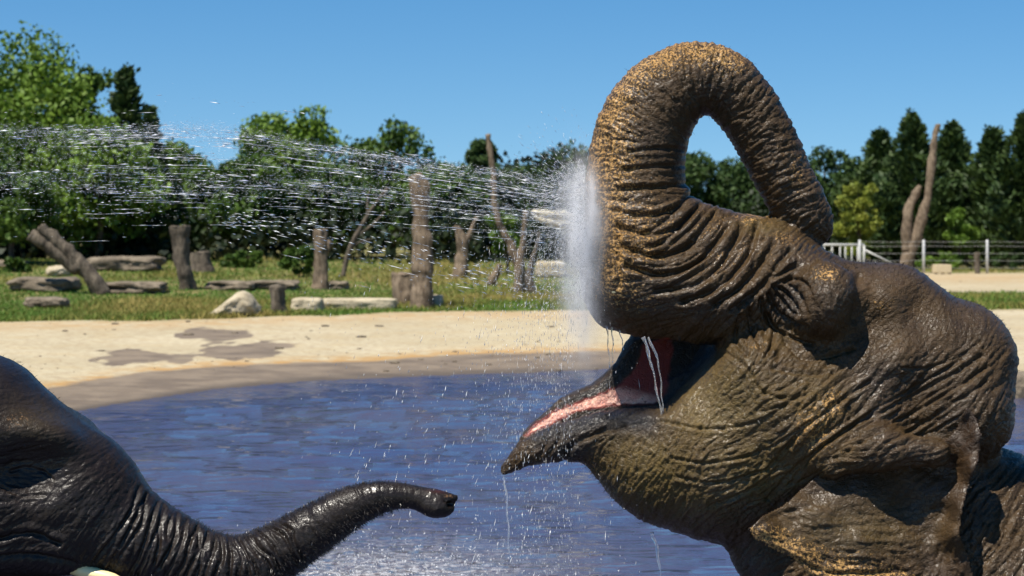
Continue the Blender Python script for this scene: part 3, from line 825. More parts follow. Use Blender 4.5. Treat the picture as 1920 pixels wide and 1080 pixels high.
log('thin_snag', [(1000, 552, 9), (992, 520, 8), (1004, 470, 5), (1012, 435, 3)], 'thin leaning snag right of the bent bare snag', M_GREYWOOD, 15, cat='dead tree', group=SN, sides=10)
log('split_snag', [(1112, 575, 16), (1112, 520, 15), (1110, 440, 13), (1108, 405, 12)], 'dead snag with two pale splintered limbs behind the water burst', M_PALE, 16, cat='dead tree',
    limbs=[[(1112, 415, 12), (1070, 407, 10), (1030, 402, 7), (997, 399, 3)], [(1100, 424, 9), (1050, 420, 9), (1020, 413, 6), (1000, 405, 3)]])
log('bare_branch', [(642, 520, 5), (655, 470, 5), (680, 420, 4), (705, 380, 3), (728, 352, 2)], 'bare leaning branch with thin twigs', M_GREYWOOD, 17, cat='branch',
    limbs=[[(668, 444, 3), (700, 420, 2), (722, 396, 1)], [(690, 402, 3), (690, 370, 2), (696, 350, 1)], [(655, 470, 3), (672, 455, 2), (700, 447, 1)]], sides=7)
log('forked_dead_tree', [(1696, 512, 13), (1703, 480, 12), (1718, 440, 11), (1732, 400, 9), (1741, 360, 7), (1746, 310, 8), (1752, 270, 6), (1758, 234, 5)], 'tall bare forked tree with one arm snapped short', M_DEAD, 18, cat='dead tree',
    limbs=[[(1704, 470, 11), (1700, 430, 10), (1704, 392, 9), (1716, 366, 6), (1725, 348, 5)]], sides=12)

# ------------------------------------------------------------------ fence, rail, box at the far edge
t = NT('galvanised_metal'); M_METAL = t.set(Base_Color=t.mix(t.noise(4, 4), (0.42, 0.42, 0.40), (0.58, 0.58, 0.56)), Roughness=0.55, Metallic=0.35)
t = NT('white_paint'); M_WHITE = t.set(Base_Color=t.mix(t.noise(6, 4), (0.34, 0.34, 0.32), (0.46, 0.46, 0.43)), Roughness=0.5)
t = NT('pale_plywood'); M_BOX = t.set(Base_Color=t.mix(t.noise(5, 5), (0.42, 0.33, 0.20), (0.54, 0.45, 0.29)), Roughness=0.85)
fence = empty('wire_fence', place(1732, 513)); tag(fence, 'wire fence on pale metal posts in front of the cedars', 'fence')
fx, fy, fz = fence.location; sF = fy / F
posts = [1612, 1732, 1851, 1971, 2090]
for p in posts:
    xx = (p - CU) * sF - fx
    tube('post', np.array([(xx, 0, -0.15, 0.06), (xx, 0, 0.7, 0.06), (xx, 0, 1.38, 0.058), (xx, 0, 1.41, 0.03)]), M_METAL, fence, 9)
for h in (0.25, 0.55, 0.85, 1.15, 1.33):
    tube('wire', np.array([((p - CU) * sF - fx + dx, -0.065, h - (0.02 if dx else 0), 0.004) for p in posts for dx in (0, 60 * sF)][:-1]), M_METAL, fence, 4)
px_, py_, pz_ = place(1833, 513)
log('wooden_post', [(1833, 513, 5), (1833, 495, 5), (1832, 474, 5)], 'short dark wooden post between the metal fence posts', M_GREYWOOD, 19, cat='post', flare=1.0, sides=9)
def boxmesh(name, c, h, mat, parent=None, bev=0.02):
    bx = []
    for sx in (-1, 1):
        for sy in (-1, 1):
            for sz in (-1, 1): bx.append((c[0] + sx * h[0], c[1] + sy * h[1], c[2] + sz * h[2]))
    fs = [(0, 1, 3, 2), (4, 6, 7, 5), (0, 4, 5, 1), (2, 3, 7, 6), (0, 2, 6, 4), (1, 5, 7, 3)]
    o = mesh_obj(name, bx, fs, mat, parent, False)
    if bev:
        md = o.modifiers.new('b', 'BEVEL'); md.width = bev; md.segments = 2
    return o
bx0 = place(1769, 514); sB = bx0[1] / F
bxr = empty('wooden_box', bx0); tag(bxr, 'pale wooden box on short feet in front of the wire fence', 'box')
boxmesh('crate_body', (0, 0.3, 0.22), (15.5 * sB, 0.3, 0.17), M_BOX, bxr)
for k in (-0.28, 0, 0.28): boxmesh('foot', (k, 0.12, 0.02), (0.05, 0.08, 0.06), M_GREYWOOD, bxr, 0.005)
rl0 = place(1600, 512); sR = rl0[1] / F
rail = empty('white_railing', rl0); tag(rail, 'white barred railing with a handrail sloping down to the ground', 'railing')
rx = lambda p: (p - rl0[0] / sR - CU) * sR
top = CH - (459 - CV) * sR - rl0[2]
tube('top_rail', np.array([(rx(1500), 0, top, 0.05), (rx(1560), 0, top, 0.05), (rx(1620), 0, top, 0.05)]), M_WHITE, rail, 8)
for p in (1500, 1515, 1530, 1545, 1560, 1575, 1585, 1597, 1608, 1620):
    tube('baluster', np.array([(rx(p), 0, -0.1, 0.03 if p != 1620 else 0.05), (rx(p), 0, 0.6, 0.03 if p != 1620 else 0.05), (rx(p), 0, top, 0.03 if p != 1620 else 0.05)]), M_WHITE, rail, 7)
tube('handrail', np.array([(rx(1620), 0, CH - (468 - CV) * sR - rl0[2], 0.03), (rx(1655), 0, CH - (485 - CV) * sR - rl0[2], 0.03), (rx(1694), 0, CH - (506 - CV) * sR - rl0[2], 0.03)]), M_METAL, rail, 7)
tube('newel', np.array([(rx(1690), 0, -0.1, 0.035), (rx(1690), 0, 0.1, 0.035), (rx(1690), 0, CH - (504 - CV) * sR - rl0[2], 0.035)]), M_METAL, rail, 7)

# stone edge of the pond at the right: separate dressed blocks
edge_root = empty('pond_edge', (6.6, 19.6, 0)); tag(edge_root, 'low pale stone edging along the right bank of the pond', 'stone edging')
g = np.random.default_rng(4); p = 1660.0
while p < 2500:
    wv_ = g.uniform(38, 70); pc_ = p + wv_ / 2; yy = float(shore_y(np.array([pc_]))[0]); s = yy / F
    V = ICO_V.copy(); qn = (np.abs(V) ** 6).sum(1) ** (-1 / 6); V = V * qn[:, None] * (1 + 0.07 * fbm(V * 1.6 + p, 3, int(p))[:, None])
    Pm = np.stack([V[:, 0] * wv_ * s * 0.49, V[:, 1] * 0.30, V[:, 2] * 0.16 + 0.07 + 0.02 * g.standard_normal()], 1)
    o = mesh_obj('stone', Pm + np.array([(pc_ - CU) * s, yy + 0.05, 0]) - np.array([6.6, 19.6, 0]), ICO_F, M_LIME if g.random() < 0.6 else M_STONE, edge_root)
    p += wv_

# pebbles, dung crumbs and twigs strewn over the sand
g = np.random.default_rng(40); Vs = []; Fs = []; off = 0
iv, if_ = ico(1)
for k in range(170):
    px = g.uniform(-100, 2050); vv = g.uniform(600, 700) if px < 1300 else g.uniform(525, 690)
    x, y, z = place_fast(px, vv)
    r = 0.008 + 0.03 * g.random() ** 4; sc = np.array([1 + 1.5 * g.random(), 1, 0.55]) * r
    Vs.append(iv * sc * (1 + 0.2 * g.standard_normal((len(iv), 1)) * 0.5) + np.array([x, y, z + 0.3 * r])); Fs.append(if_ + off); off += len(iv)
pb = mesh_obj('pebbles', np.vstack(Vs), np.vstack(Fs), M_STONE); tag(pb, 'scattered pebbles and crumbs on the pale sand', 'pebbles', kind='stuff')
# ------------------------------------------------------------------ skin
def skin_material(name, base_a, base_b, ochre_col, rough=0.50, speck=120.0, spec=0.22, coat=0.46, relief=1.0):
    t = NT(name)
    n1 = t.noise(7, 5, 0.6); n2 = t.noise(38, 4, 0.6); n3 = t.noise(speck, 3, 0.7)
    col = t.mix(t.ramp(n1, [(0.36, 0.0), (0.64, 1.0)]), base_a, base_b)
    col = t.mix(t.ramp(n2, [(0.35, 0.0), (0.7, 0.45)]), col, tuple(x * 0.6 for x in base_a))
    col = t.mix(t.math('MULTIPLY', t.attr('moss'), t.ramp(t.math('ADD', t.math('MULTIPLY', n2, 0.6), t.math('MULTIPLY', n3, 0.4)), [(0.32, 0.4), (0.62, 1.0)])), col, (0.105, 0.070, 0.018))
    # depigmented freckles: dense where the attribute is high, sparse where it is low
    o = t.attr('ochre')
    f = t.math('ADD', t.math('MULTIPLY', n3, 0.85), t.math('MULTIPLY', n2, 0.20))
    thr = t.math('SUBTRACT', 0.74, t.math('MULTIPLY', o, 0.26))
    fr = t.math('MULTIPLY', t.math('SUBTRACT', f, thr), 9.0, clamp=True)
    fr = t.math('MULTIPLY', fr, t.math('MULTIPLY', o, 1.6, clamp=True))
    oc = t.mix(t.ramp(n1, [(0.3, 0.0), (0.7, 1.0)]), ochre_col, tuple(x * y for x, y in zip(ochre_col, (0.85, 0.78, 0.66))))
    col = t.mix(fr, col, oc)
    col = t.mix(t.attr('slate_and_shade'), col, (0.018, 0.016, 0.015))
    pk = t.mix(t.ramp(t.noise(30, 3), [(0.4, 0.0), (0.62, 1.0)]), (0.66, 0.27, 0.20), (0.80, 0.45, 0.33))
    pk = t.mix(t.ramp(t.noise(70, 2), [(0.64, 0.0), (0.70, 0.75)]), pk, (0.20, 0.05, 0.04))
    pa = t.attr('pink')
    pk = t.mix(t.ramp(pa, [(0.55, 1.0), (0.95, 0.0)]), pk, (0.17, 0.028, 0.020))  # low values go dark red, partly painted mouth shade
    col = t.mix(t.ramp(pa, [(0.0, 0.0), (0.5, 1.0)]), col, pk)
    b1 = t.bump(t.noise(150, 4, 0.65), 0.55 * relief, 0.005)
    crk = t.ramp(t.vor(62, t.mapping((1, 1, 1.35), (0, R(35), 0)), 'DISTANCE_TO_EDGE'), [(0.0, 0.0), (0.09, 1.0)])
    crk2 = t.ramp(t.vor(135, None, 'DISTANCE_TO_EDGE'), [(0.0, 0.0), (0.12, 1.0)])
    b2 = t.bump(crk, 0.55 * relief, 0.0035, b1)
    b2 = t.bump(crk2, 0.40 * relief, 0.002, b2)
    ro = t.ramp(t.noise(16, 4, 0.65), [(0.3, rough - 0.14), (0.7, rough + 0.16)])
    t.set(Base_Color=col, Roughness=ro, Normal=b2, Specular_IOR_Level=spec)
    wet_ = t.ramp(t.noise(6.0, 5, 0.6), [(0.40, 0.04), (0.62, coat)])
    t.l(wet_, t.b.inputs['Coat Weight']); t.b.inputs['Coat Roughness'].default_value = 0.15
    t.l(t.bump(t.noise(150, 4, 0.65), 0.45 * relief, 0.004, t.bump(crk, 0.4 * relief, 0.0035)), t.b.inputs['Coat Normal'])
    return t.m

M_SKIN = skin_material('wet_elephant_skin', (0.0260, 0.0138, 0.0062), (0.0520, 0.0290, 0.0115), (0.39, 0.230, 0.080))
M_CALF = skin_material('wet_young_elephant_skin', (0.0105, 0.0072, 0.0056), (0.0175, 0.0120, 0.0088), (0.12, 0.07, 0.035), rough=0.42, coat=0.25, relief=0.35)

# ------------------------------------------------------------------ the big elephant, head thrown back
D0 = 6.0
S0 = D0 / F
E_ORG = ((2350 - CU) * S0, D0, -1.2)
elephant = tag(empty('elephant', E_ORG), 'large brown elephant throwing its head back, trunk curled onto its forehead, mouth open', 'elephant')

TRUNK = np.array([(1196, 530, 100), (1194, 420, 98), (1192, 325, 92), (1203, 252, 88), (1235, 192, 82), (1288, 150, 70), (1344, 152, 66),
                  (1390, 190, 61), (1429, 250, 58), (1464, 320, 56), (1498, 382, 54), (1519, 412, 46), (1536, 430, 30)], float)

def adult_sdf(U, V, Wd):
    Wa = np.abs(Wd)
    def sym(a, b, sw=1.0): return d_cone(U, V, Wa, a, b, sw)
    def mid(a, b, sw=1.0): return d_cone(U, V, Wd, (a[0], a[1], 0, a[2]), (b[0], b[1], 0, b[2]), sw)
    # skull and face
    f = mid((1215, 470, 108), (1425, 516, 106), 1.08)
    f = smin(f, mid((1190, 535, 82), (1330, 572, 84), 1.1), 40)
    f = smin(f, sym((1165, 515, 62, 52), (1340, 560, 92, 62)), 40)
    f = smin(f, mid((1440, 532, 108), (1568, 608, 112), 1.22), 30)
    f = smin(f, mid((1580, 616, 117), (1650, 640, 146), 1.2), 25)
    f = smin(f, mid((1650, 640, 146), (1700, 660, 130), 1.35), 25)
    f = smin(f, mid((1780, 668, 109), (1787, 670, 110), 1.35), 14)
    f = smin(f, sym((1786, 685, 60, 98), (1768, 760, 90, 110)), 30)
    # jaw and cheek
    j = mid((1150, 842, 56), (1230, 858, 112))
    j = smin(j, mid((1230, 858, 112), (1340, 846, 164), 1.0), 30)
    j = smin(j, mid((1340, 846, 164), (1560, 780, 196), 1.05), 40)
    f = smin(f, j, 40)
    f = smin(f, sym((1400, 700, 110, 75), (1480, 760, 140, 80)), 50)
    # ear root: a swollen fold that overhangs the ear
    a1, a2, a3 = near(1560, 868, 205), near(1650, 842, 215), near(1755, 850, 210)
    f = smin(f, sym((*a1, 26), (*a2, 30)), 36); f = smin(f, sym((*a2, 30), (*a3, 26)), 36)
    # brow knob and the hollow temple behind it
    b = near(1545, 562, 138)
    f = smin(f, d_ell(U, V, Wa, b, (62, 70, 84)), 30)
    c = near(1662, 608, 260)
    f = smax(f, -d_ell(U, V, Wa, c, (70, 66, 118)), 30)
    c = near(1745, 575, 230)
    f = smax(f, -d_ell(U, V, Wa, c, (40, 60, 100)), 40)
    c = near(1484, 560, 196)
    f = smax(f, -d_ell(U, V, Wa, c, (26, 32, 44)), 26)
    # trunk
    tr = None
    T = spline(TRUNK, 42)
    iu = int(np.searchsorted(U.ravel(), 1700)); iv = int(np.searchsorted(V.ravel(), 760))
    Ut, Vt = U[:iu], V[:, :iv]
    for a, b in zip(T[:-1], T[1:]):
        d = d_cone(Ut, Vt, Wd, (a[0], a[1], 0, a[2]), (b[0], b[1], 0, b[2])); tr = d if tr is None else np.minimum(tr, d)
    f[:iu, :iv] = smin(f[:iu, :iv], tr + 3.0 * ((Ut > 1470) & (Vt > 300)).astype(np.float32), np.where(Ut > 1400, 6.0, 42.0).astype(np.float32))
    # mouth: carve the gape, then stand the far lip and the lower lip in it
    gape = d_poly(U, V, [(1080, 655), (1150, 618), (1195, 632), (1290, 640), (1352, 628), (1345, 655), (1296, 712), (1246, 768), (1190, 772), (1120, 762), (1000, 800), (900, 860), (880, 700)])
    f = smax(f, -np.maximum(gape, -70 - Wd), 9)
    roof = mid((1160, 560, 52), (1320, 585, 62), 1.4)
    f = smin(f, roof, 14)
    far = d_poly(U, V, [(943, 884), (985, 812), (1055, 752), (1118, 726), (1162, 686), (1194, 626), (1300, 600), (1360, 660), (1250, 810), (1100, 850), (1000, 862)])
    far = smax(far + 6, np.abs(Wd + 76 - 0.55 * (V - 790)) - 22, 14) - 6
    f = smin(f, far, 10)
    lip = None
    Lp = [(1235, 850, 96), (1130, 820, 50), (1048, 829, 35), (988, 848, 25), (948, 879, 11)]
    for a, b in zip(Lp[:-1], Lp[1:]):
        d = d_cone(U, V, Wd, (a[0], a[1], 8, a[2]), (b[0], b[1], 2, b[2]), 1.1); lip = d if lip is None else np.minimum(lip, d)
    f = smin(f, lip, 16)
    # neck, chest, trunk of the body, legs
    g = mid((1640, 900, 165), (2060, 1240, 290), 1.0)
    g = smin(g, d_ell(U, V, Wd, (2450, 1330, 0), (720, 500, 430)), 120)
    g = smin(g, mid((1490, 1010, 125), (1720, 1330, 260), 1.0), 80)
    g = smin(g, sym((1900, 1350, 210, 150), (1860, 2100, 210, 120)), 80)
    g = smin(g, sym((2850, 1400, 220, 190), (2900, 2100, 220, 120)), 80)
    f = smin(f, g, 30)
    return f

def axis_points(a, b, fine, coarse, lo, hi):
    left = np.arange(a - coarse, lo - coarse, -coarse)[::-1]
    right = np.arange(b + coarse, hi + coarse, coarse)
    return np.concatenate([left, np.arange(a, b + fine * 0.5, fine), right]).astype(np.float32)

gu = axis_points(915, 1940, 8.7, 40.0, 915, 3300)
gv = axis_points(60, 1100, 8.7, 40.0, 60, 2000)
gw = np.concatenate([np.arange(-480, -130, 35), np.arange(-130, -60, 14), np.arange(-60, 290, 8.2), np.arange(290, 520, 35)]).astype(np.float32)
G = adult_sdf(gu[:, None, None], gv[None, :, None], gw[None, None, :])
P, Q = surface_net(G.astype(np.float32), gu, gv, gw)
del G

ctrl = []
T = spline(TRUNK, 30)
for i in range(1, 29):
    d = T[i + 1] - T[i - 1]; a = math.degrees(math.atan2(-d[1], d[0])) + 90
    nu, nv = -d[1], d[0]; L = math.hypot(nu, nv); nu /= L; nv /= L
    if T[i][1] > 340 and i < 10: continue
    for off in (-0.95, -0.6, -0.2, 0.2, 0.6, 0.95):
        inner = 1.0 if (off < 0) else 0.55
        outer = 0.35 if (off > 0.1 and i < 14) else inner
        co = 3.0 * outer if i < 12 else 1.3
        ctrl.append((T[i][0] + nu * off * T[i][2], T[i][1] + nv * off * T[i][2], a, co, 2.9 if i > 10 else 2.5 * outer, 0.9))
ctrl += [  # u, v, direction of the creases, coarse, medium, fine
    (1120, 400, 5, 0.8, 1.2, 0.9), (1120, 480, 0, 0.8, 1.2, 0.9), (1130, 560, -10, 1.0, 1.2, 0.9), (1190, 400, 5, 2.5, 1.6, 0.9), (1190, 450, 8, 4.5, 1.8, 0.9),
    (1200, 520, 0, 3.5, 1.8, 0.8), (1250, 400, 15, 5.5, 1.8, 0.8), (1250, 440, 24, 6.5, 1.8, 0.8), (1260, 500, 18, 5.5, 1.8, 0.8), (1250, 560, 10, 3, 1.5, 0.8),
    (1310, 400, 48, 6.5, 1.8, 0.8), (1310, 460, 42, 7, 1.8, 0.8), (1320, 530, 36, 5.5, 1.8, 0.8), (1340, 600, 50, 3, 1.6, 0.8),
    (1380, 420, 64, 6.5, 1.8, 0.8), (1380, 480, 58, 7, 1.8, 0.8), (1390, 550, 52, 5, 1.8, 0.8), (1440, 430, 66, 5.5, 1.6, 0.8), (1440, 490, 60, 6, 1.8, 0.8),
    (1440, 560, 55, 4.0, 2.0, 0.8), (1500, 470, 62, 3.5, 1.6, 0.8), (1410, 620, 66, 4, 2.2, 0.8), (1470, 620, 62, 4, 2.4, 0.8), (1430, 660, 55, 4, 2.2, 0.8),
    (1500, 660, 48, 3.5, 2.2, 0.8), (1540, 500, 60, 1.6, 1.5, 0.9), (1560, 560, 80, 1.0, 1.5, 0.9), (1520, 600, 110, 1.6, 1.8, 0.9), (1590, 600, 80, 0.5, 0.9, 0.8),
    (1360, 680, 62, 1.5, 1.8, 0.9), (1320, 760, 60, 0.8, 1.5, 1.0), (1380, 760, 40, 1.4, 1.6, 1.0), (1450, 720, 42, 3.4, 2.0, 0.8), (1550, 690, 46, 3.4, 1.8, 0.8),
    (1460, 790, 36, 3.0, 1.8, 0.9), (1550, 760, 44, 4.0, 1.8, 0.8), (1620, 700, 45, 2.2, 1.2, 0.7), (1640, 760, 42, 4.6, 1.6, 0.8), (1720, 720, 36, 4.6, 1.6, 0.8),
    (1700, 800, 34, 4.8, 1.6, 0.8), (1780, 690, 38, 3.6, 1.5, 0.8), (1840, 680, 48, 3.0, 1.5, 0.8), (1860, 740, 60, 3.0, 1.5, 0.8), (1780, 780, 40, 4.0, 1.6, 0.8),
    (1600, 820, 36, 5.0, 1.8, 0.8), (1520, 860, 36, 4.4, 1.8, 0.8), (1440, 850, 30, 3.0, 2.0, 1.0), (1360, 850, 12, 1.8, 2.0, 1.1), (1300, 850, 70, 1.0, 2.2, 1.1),
    (1240, 840, 66, 1.0, 2.3, 1.1), (1180, 860, 68, 1.2, 2.3, 1.1), (1130, 880, 70, 1.2, 2.2, 1.1), (1200, 930, 62, 1.5, 2.4, 1.1), (1270, 930, 56, 1.8, 2.2, 1.1),
    (1250, 985, 50, 2.0, 2.2, 1.1), (1340, 920, 25, 2.4, 2.0, 1.0), (1330, 990, 30, 2.6, 2.0, 1.0), (1420, 930, 32, 3.5, 2.0, 1.0), (1400, 1000, 40, 3, 2, 1),
    (1620, 520, 20, 0.5, 0.6, 0.7), (1680, 560, 30, 0.4, 0.6, 0.7), (1720, 620, 60, 0.7, 0.8, 0.8), (1800, 600, 110, 0.8, 0.7, 0.7), (1660, 650, 50, 1.0, 0.9, 0.8),
    (1000, 840, 40, 0.8, 2.0, 1.2), (1060, 820, 60, 1.6, 2.6, 1.3), (1130, 800, 20, 1.6, 2.6, 1.4), (1200, 790, 30, 1.4, 2.4, 1.3), (960, 870, 40, 0.4, 1.4, 1.0),
    (1880, 900, 55, 4, 2, 0.8), (1900, 1000, 62, 5, 2, 0.8), (1880, 1060, 50, 5, 2, 0.8), (1600, 860, 10, 3, 2, 0.8), (1720, 860, 10, 3, 2, 0.8),
    (1200, 700, 60, 0.3, 0.8, 0.5), (1120, 750, 40, 0.3, 0.8, 0.6), (1600, 1000, 0, 2, 1.5, 0.8),
]
ctrl = [(a, b, c, d * 1.12, e * 1.25, f * 1.3) for a, b, c, d, e, f in ctrl]
skin = SkinMap(900, 50, 1930, 1090, ctrl, seed=3)
for Pl, wd, dp in [
    ([(1440, 935), (1500, 870), (1590, 806), (1690, 752), (1790, 700), (1840, 668)], 4, 4.5),
    ([(1480, 905), (1545, 835), (1640, 770), (1740, 712), (1815, 665)], 3.5, 4),
    ([(1590, 845), (1640, 810), (1720, 770), (1800, 722), (1850, 688)], 3.5, 4.5),
    ([(1440, 880), (1500, 812), (1570, 756), (1630, 716)], 4, 5),
    ([(1660, 830), (1720, 800), (1790, 756), (1850, 715)], 3.5, 4),
    ([(1690, 690), (1740, 690), (1800, 668), (1840, 640)], 3, 3),
    ([(1360, 660), (1400, 690), (1430, 735), (1500, 745), (1580, 690)], 3.5, 3),
    ([(1240, 790), (1330, 805), (1420, 790), (1500, 740)], 3, 3),
    ([(1260, 860), (1340, 868), (1440, 840), (1520, 790)], 3, 3.5),
    ([(1270, 895), (1350, 905), (1440, 880)], 3, 3),
    ([(1330, 950), (1420, 910), (1480, 850)], 3.5, 4),
    # eye: deep crease, lids and folds round it
    ([(1448, 536), (1470, 544), (1488, 566), (1502, 590)], 3.5, 7),
    ([(1450, 541), (1466, 560), (1484, 582), (1500, 592)], 3, 5),
    ([(1452, 532), (1480, 524), (1506, 528), (1520, 550)], 3.5, 5), ([(1490, 545), (1508, 560), (1514, 590)], 3, 4), ([(1470, 530), (1496, 545), (1510, 575)], 2.6, 3.5),
    ([(1440, 552), (1458, 584), (1490, 604), (1516, 614)], 4, 6),
    ([(1425, 560), (1440, 600), (1470, 628), (1520, 645)], 4, 6),
    ([(1452, 522), (1490, 500), (1530, 490)], 4, 6),
    ([(1405, 580), (1412, 625), (1440, 665)], 4, 6), ([(1438, 590), (1450, 630), (1436, 672)], 4, 5), ([(1385, 590), (1380, 640), (1400, 665)], 4, 5),
    ([(1470, 640), (1500, 668), (1540, 672), (1600, 655)], 4, 5), ([(1450, 690), (1500, 700), (1560, 700)], 4, 4),
    ([(1610, 520), (1604, 560), (1600, 600)], 7, 6),
    # big folds of the trunk root
    ([(1160, 425), (1215, 440), (1268, 428), (1308, 388)], 5, 7), ([(1165, 462), (1225, 480), (1290, 462), (1340, 405)], 5, 8),
    ([(1175, 500), (1240, 515), (1310, 490), (1366, 425)], 5, 8), ([(1150, 396), (1205, 404), (1260, 394), (1294, 366)], 5, 6),
    ([(1230, 545), (1300, 535), (1355, 490), (1392, 425)], 5, 7), ([(1280, 565), (1345, 540), (1395, 490), (1420, 425)], 5, 7),
    ([(1340, 570), (1400, 530), (1450, 455)], 5, 7), ([(1372, 580), (1430, 535), (1480, 470)], 5, 6), ([(1160, 355), (1220, 352), (1285, 345)], 5, 5),
    ([(1172, 318), (1225, 312), (1282, 310)], 4, 4), ([(1180, 285), (1230, 278), (1280, 280)], 4, 4),
    ([(1058, 862), (1072, 836), (1110, 815), (1170, 800)], 5, 6), ([(1030, 850), (1046, 828), (1052, 812)], 3, 3), ([(1010, 858), (1022, 838), (1020, 822)], 3, 3),
    ([(1160, 540), (1158, 480), (1160, 430)], 6, 4),
]:
    skin.stroke(Pl, wd, dp)

def adult_fade(u, v, w, N):
    m = 0.55 + 0.45 * np.clip(-N[:, 1] * 1.4, 0, 1)
    inside = d_poly(u, v, [(985, 815), (1040, 772), (1110, 744), (1165, 720), (1195, 645), (1330, 640), (1240, 762), (1150, 762), (1080, 772), (1020, 803)])
    m *= np.where((inside < 0) & (w < 30), 0.3, 1.0)
    return m
body, u, v, w, N = sculpt('body', P, Q, D0, E_ORG, (900, 1990, 1140), skin, M_SKIN, elephant, adult_fade)
# colour of the hide, with shade painted into the mouth
t_prof = np.zeros(len(u))
och = 0.22 + 0 * u
front = np.clip(1.15 - np.abs(u - 1150) / 95, 0, 1) * sstep(620, 540, v) * sstep(120, 200, v)
och = np.maximum(och, 0.95 * front)
arc = d_stroke(u, v, spline([(1120, 330), (1135, 230), (1180, 145), (1250, 98), (1320, 90), (1372, 105)], 20))
och = np.maximum(och, 1.0 * np.exp(-(arc / 58) ** 2))
for c, r, a in [((1190, 440), (110, 140), 0.82), ((1190, 560), (80, 40), 0.75), ((1410, 410), (60, 30), 0.85), ((1470, 450), (60, 30), 0.7), ((1330, 420), (80, 70), 0.62),
                ((1380, 480), (130, 85), 0.55), ((1495, 320), (30, 70), 0.75), ((1470, 310), (60, 80), 0.5), ((1550, 515), (38, 25), 0.95), ((1525, 800), (60, 70), 0.95), ((1560, 760), (36, 46), 1.0),
                ((1440, 740), (50, 40), 0.45), ((1420, 650), (40, 20), 0.7), ((1650, 575), (40, 22), 0.75), ((1110, 880), (30, 40), 0.75), ((985, 865), (40, 18), 0.6),
                ((1270, 840), (30, 40), 0.5), ((1700, 560), (60, 30), 0.35), ((1790, 640), (90, 60), 0.25)]:
    och = np.maximum(och, a * blob(u, v, c, r))
moss = 0.12 + np.zeros(len(u))
for c, r, a in [((1340, 760), (130, 110), 0.95), ((1220, 880), (130, 90), 0.95), ((1400, 880), (150, 100), 0.8), ((1500, 760), (120, 90), 0.5), ((1460, 640), (60, 60), 0.3), ((1300, 940), (100, 50), 0.7), ((1430, 425), (60, 20), 0.6), ((1560, 850), (100, 60), 0.25)]:
    moss = np.maximum(moss, a * blob(u, v, c, r))
slate_and_shade = np.zeros(len(u))
lipd = d_stroke(u, v, [(1015, 815), (1060, 805), (1130, 785), (1210, 790)])
slate_and_shade = np.maximum(slate_and_shade, 0.9 * np.exp(-(lipd / 26) ** 2)); slate_and_shade = np.maximum(slate_and_shade, 0.85 * blob(u, v, (1070, 845), (40, 25)))
eye_d = blob(u, v, (1482, 560), (40, 36)); slate_and_shade = np.maximum(slate_and_shade, 0.6 * eye_d)
pink = d_poly(u, v, [(984, 818), (1005, 796), (1045, 768), (1110, 745), (1162, 722), (1194, 690), (1206, 646), (1252, 630), (1262, 655), (1250, 735), (1232, 756), (1205, 760), (1150, 760), (1085, 770), (1030, 797)])
pink = sstep(4, -5, pink + 2.5 * vnoise(np.stack([u, v], 1) / 9, 4)) * (w < 45)
pink *= 1 - 0.45 * sstep(748, 722, v + 0.25 * (1180 - u))  # tongue and palate redder, darkened further to paint the upper lip's shadow
pinkz = pink
cav_shade = sstep(2, -8, d_poly(u, v, [(1215, 650), (1262, 632), (1352, 632), (1345, 660), (1296, 712), (1246, 764), (1225, 758), (1250, 720)])) * (w < 40)  # mouth corner blackened: its deep shadow put into the colour
pinkz = pink
slate_and_shade = slate_and_shade * (1 - pink)
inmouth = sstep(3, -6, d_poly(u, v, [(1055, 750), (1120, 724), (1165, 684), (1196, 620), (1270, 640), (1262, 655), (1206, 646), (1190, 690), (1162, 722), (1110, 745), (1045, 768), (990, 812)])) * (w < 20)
slate_and_shade = np.maximum(np.maximum(slate_and_shade, inmouth * 0.8), cav_shade * 0.97)
float_attr(body, 'ochre', och); float_attr(body, 'moss', moss * (1 - 0.6 * slate_and_shade)); float_attr(body, 'slate_and_shade', slate_and_shade); float_attr(body, 'pink', pinkz)

# ------------------------------------------------------------------ near ear: a draped sheet with thickness
ear_poly = [(1403, 990), (1430, 966), (1470, 945), (1520, 900), (1560, 866), (1650, 848), (1740, 852), (1790, 806), (1812, 760), (1832, 782), (1842, 815), (1836, 865), (1818, 910), (1806, 955),
            (1800, 1000), (1816, 1044), (1832, 1100), (1800, 1200), (1700, 1270), (1620, 1230), (1550, 1120), (1490, 1050), (1440, 1026), (1412, 1010)]
Kw = np.array([(1403, 990, 262), (1430, 1000, 262), (1470, 960, 215), (1520, 910, 190), (1560, 880, 180), (1650, 870, 176), (1740, 870, 172), (1800, 800, 196), (1812, 765, 222), (1842, 815, 244),
               (1828, 880, 262), (1804, 960, 276), (1798, 1000, 278), (1816, 1044, 250), (1768, 960, 186), (1785, 880, 176), (1700, 940, 190), (1600, 950, 214), (1530, 980, 236), (1500, 1040, 250),
               (1600, 1040, 244), (1700, 1030, 226), (1760, 1040, 214), (1780, 1100, 236), (1700, 1150, 250), (1600, 1130, 262), (1650, 1260, 260), (1832, 1100, 250), (1740, 990, 196)], float)
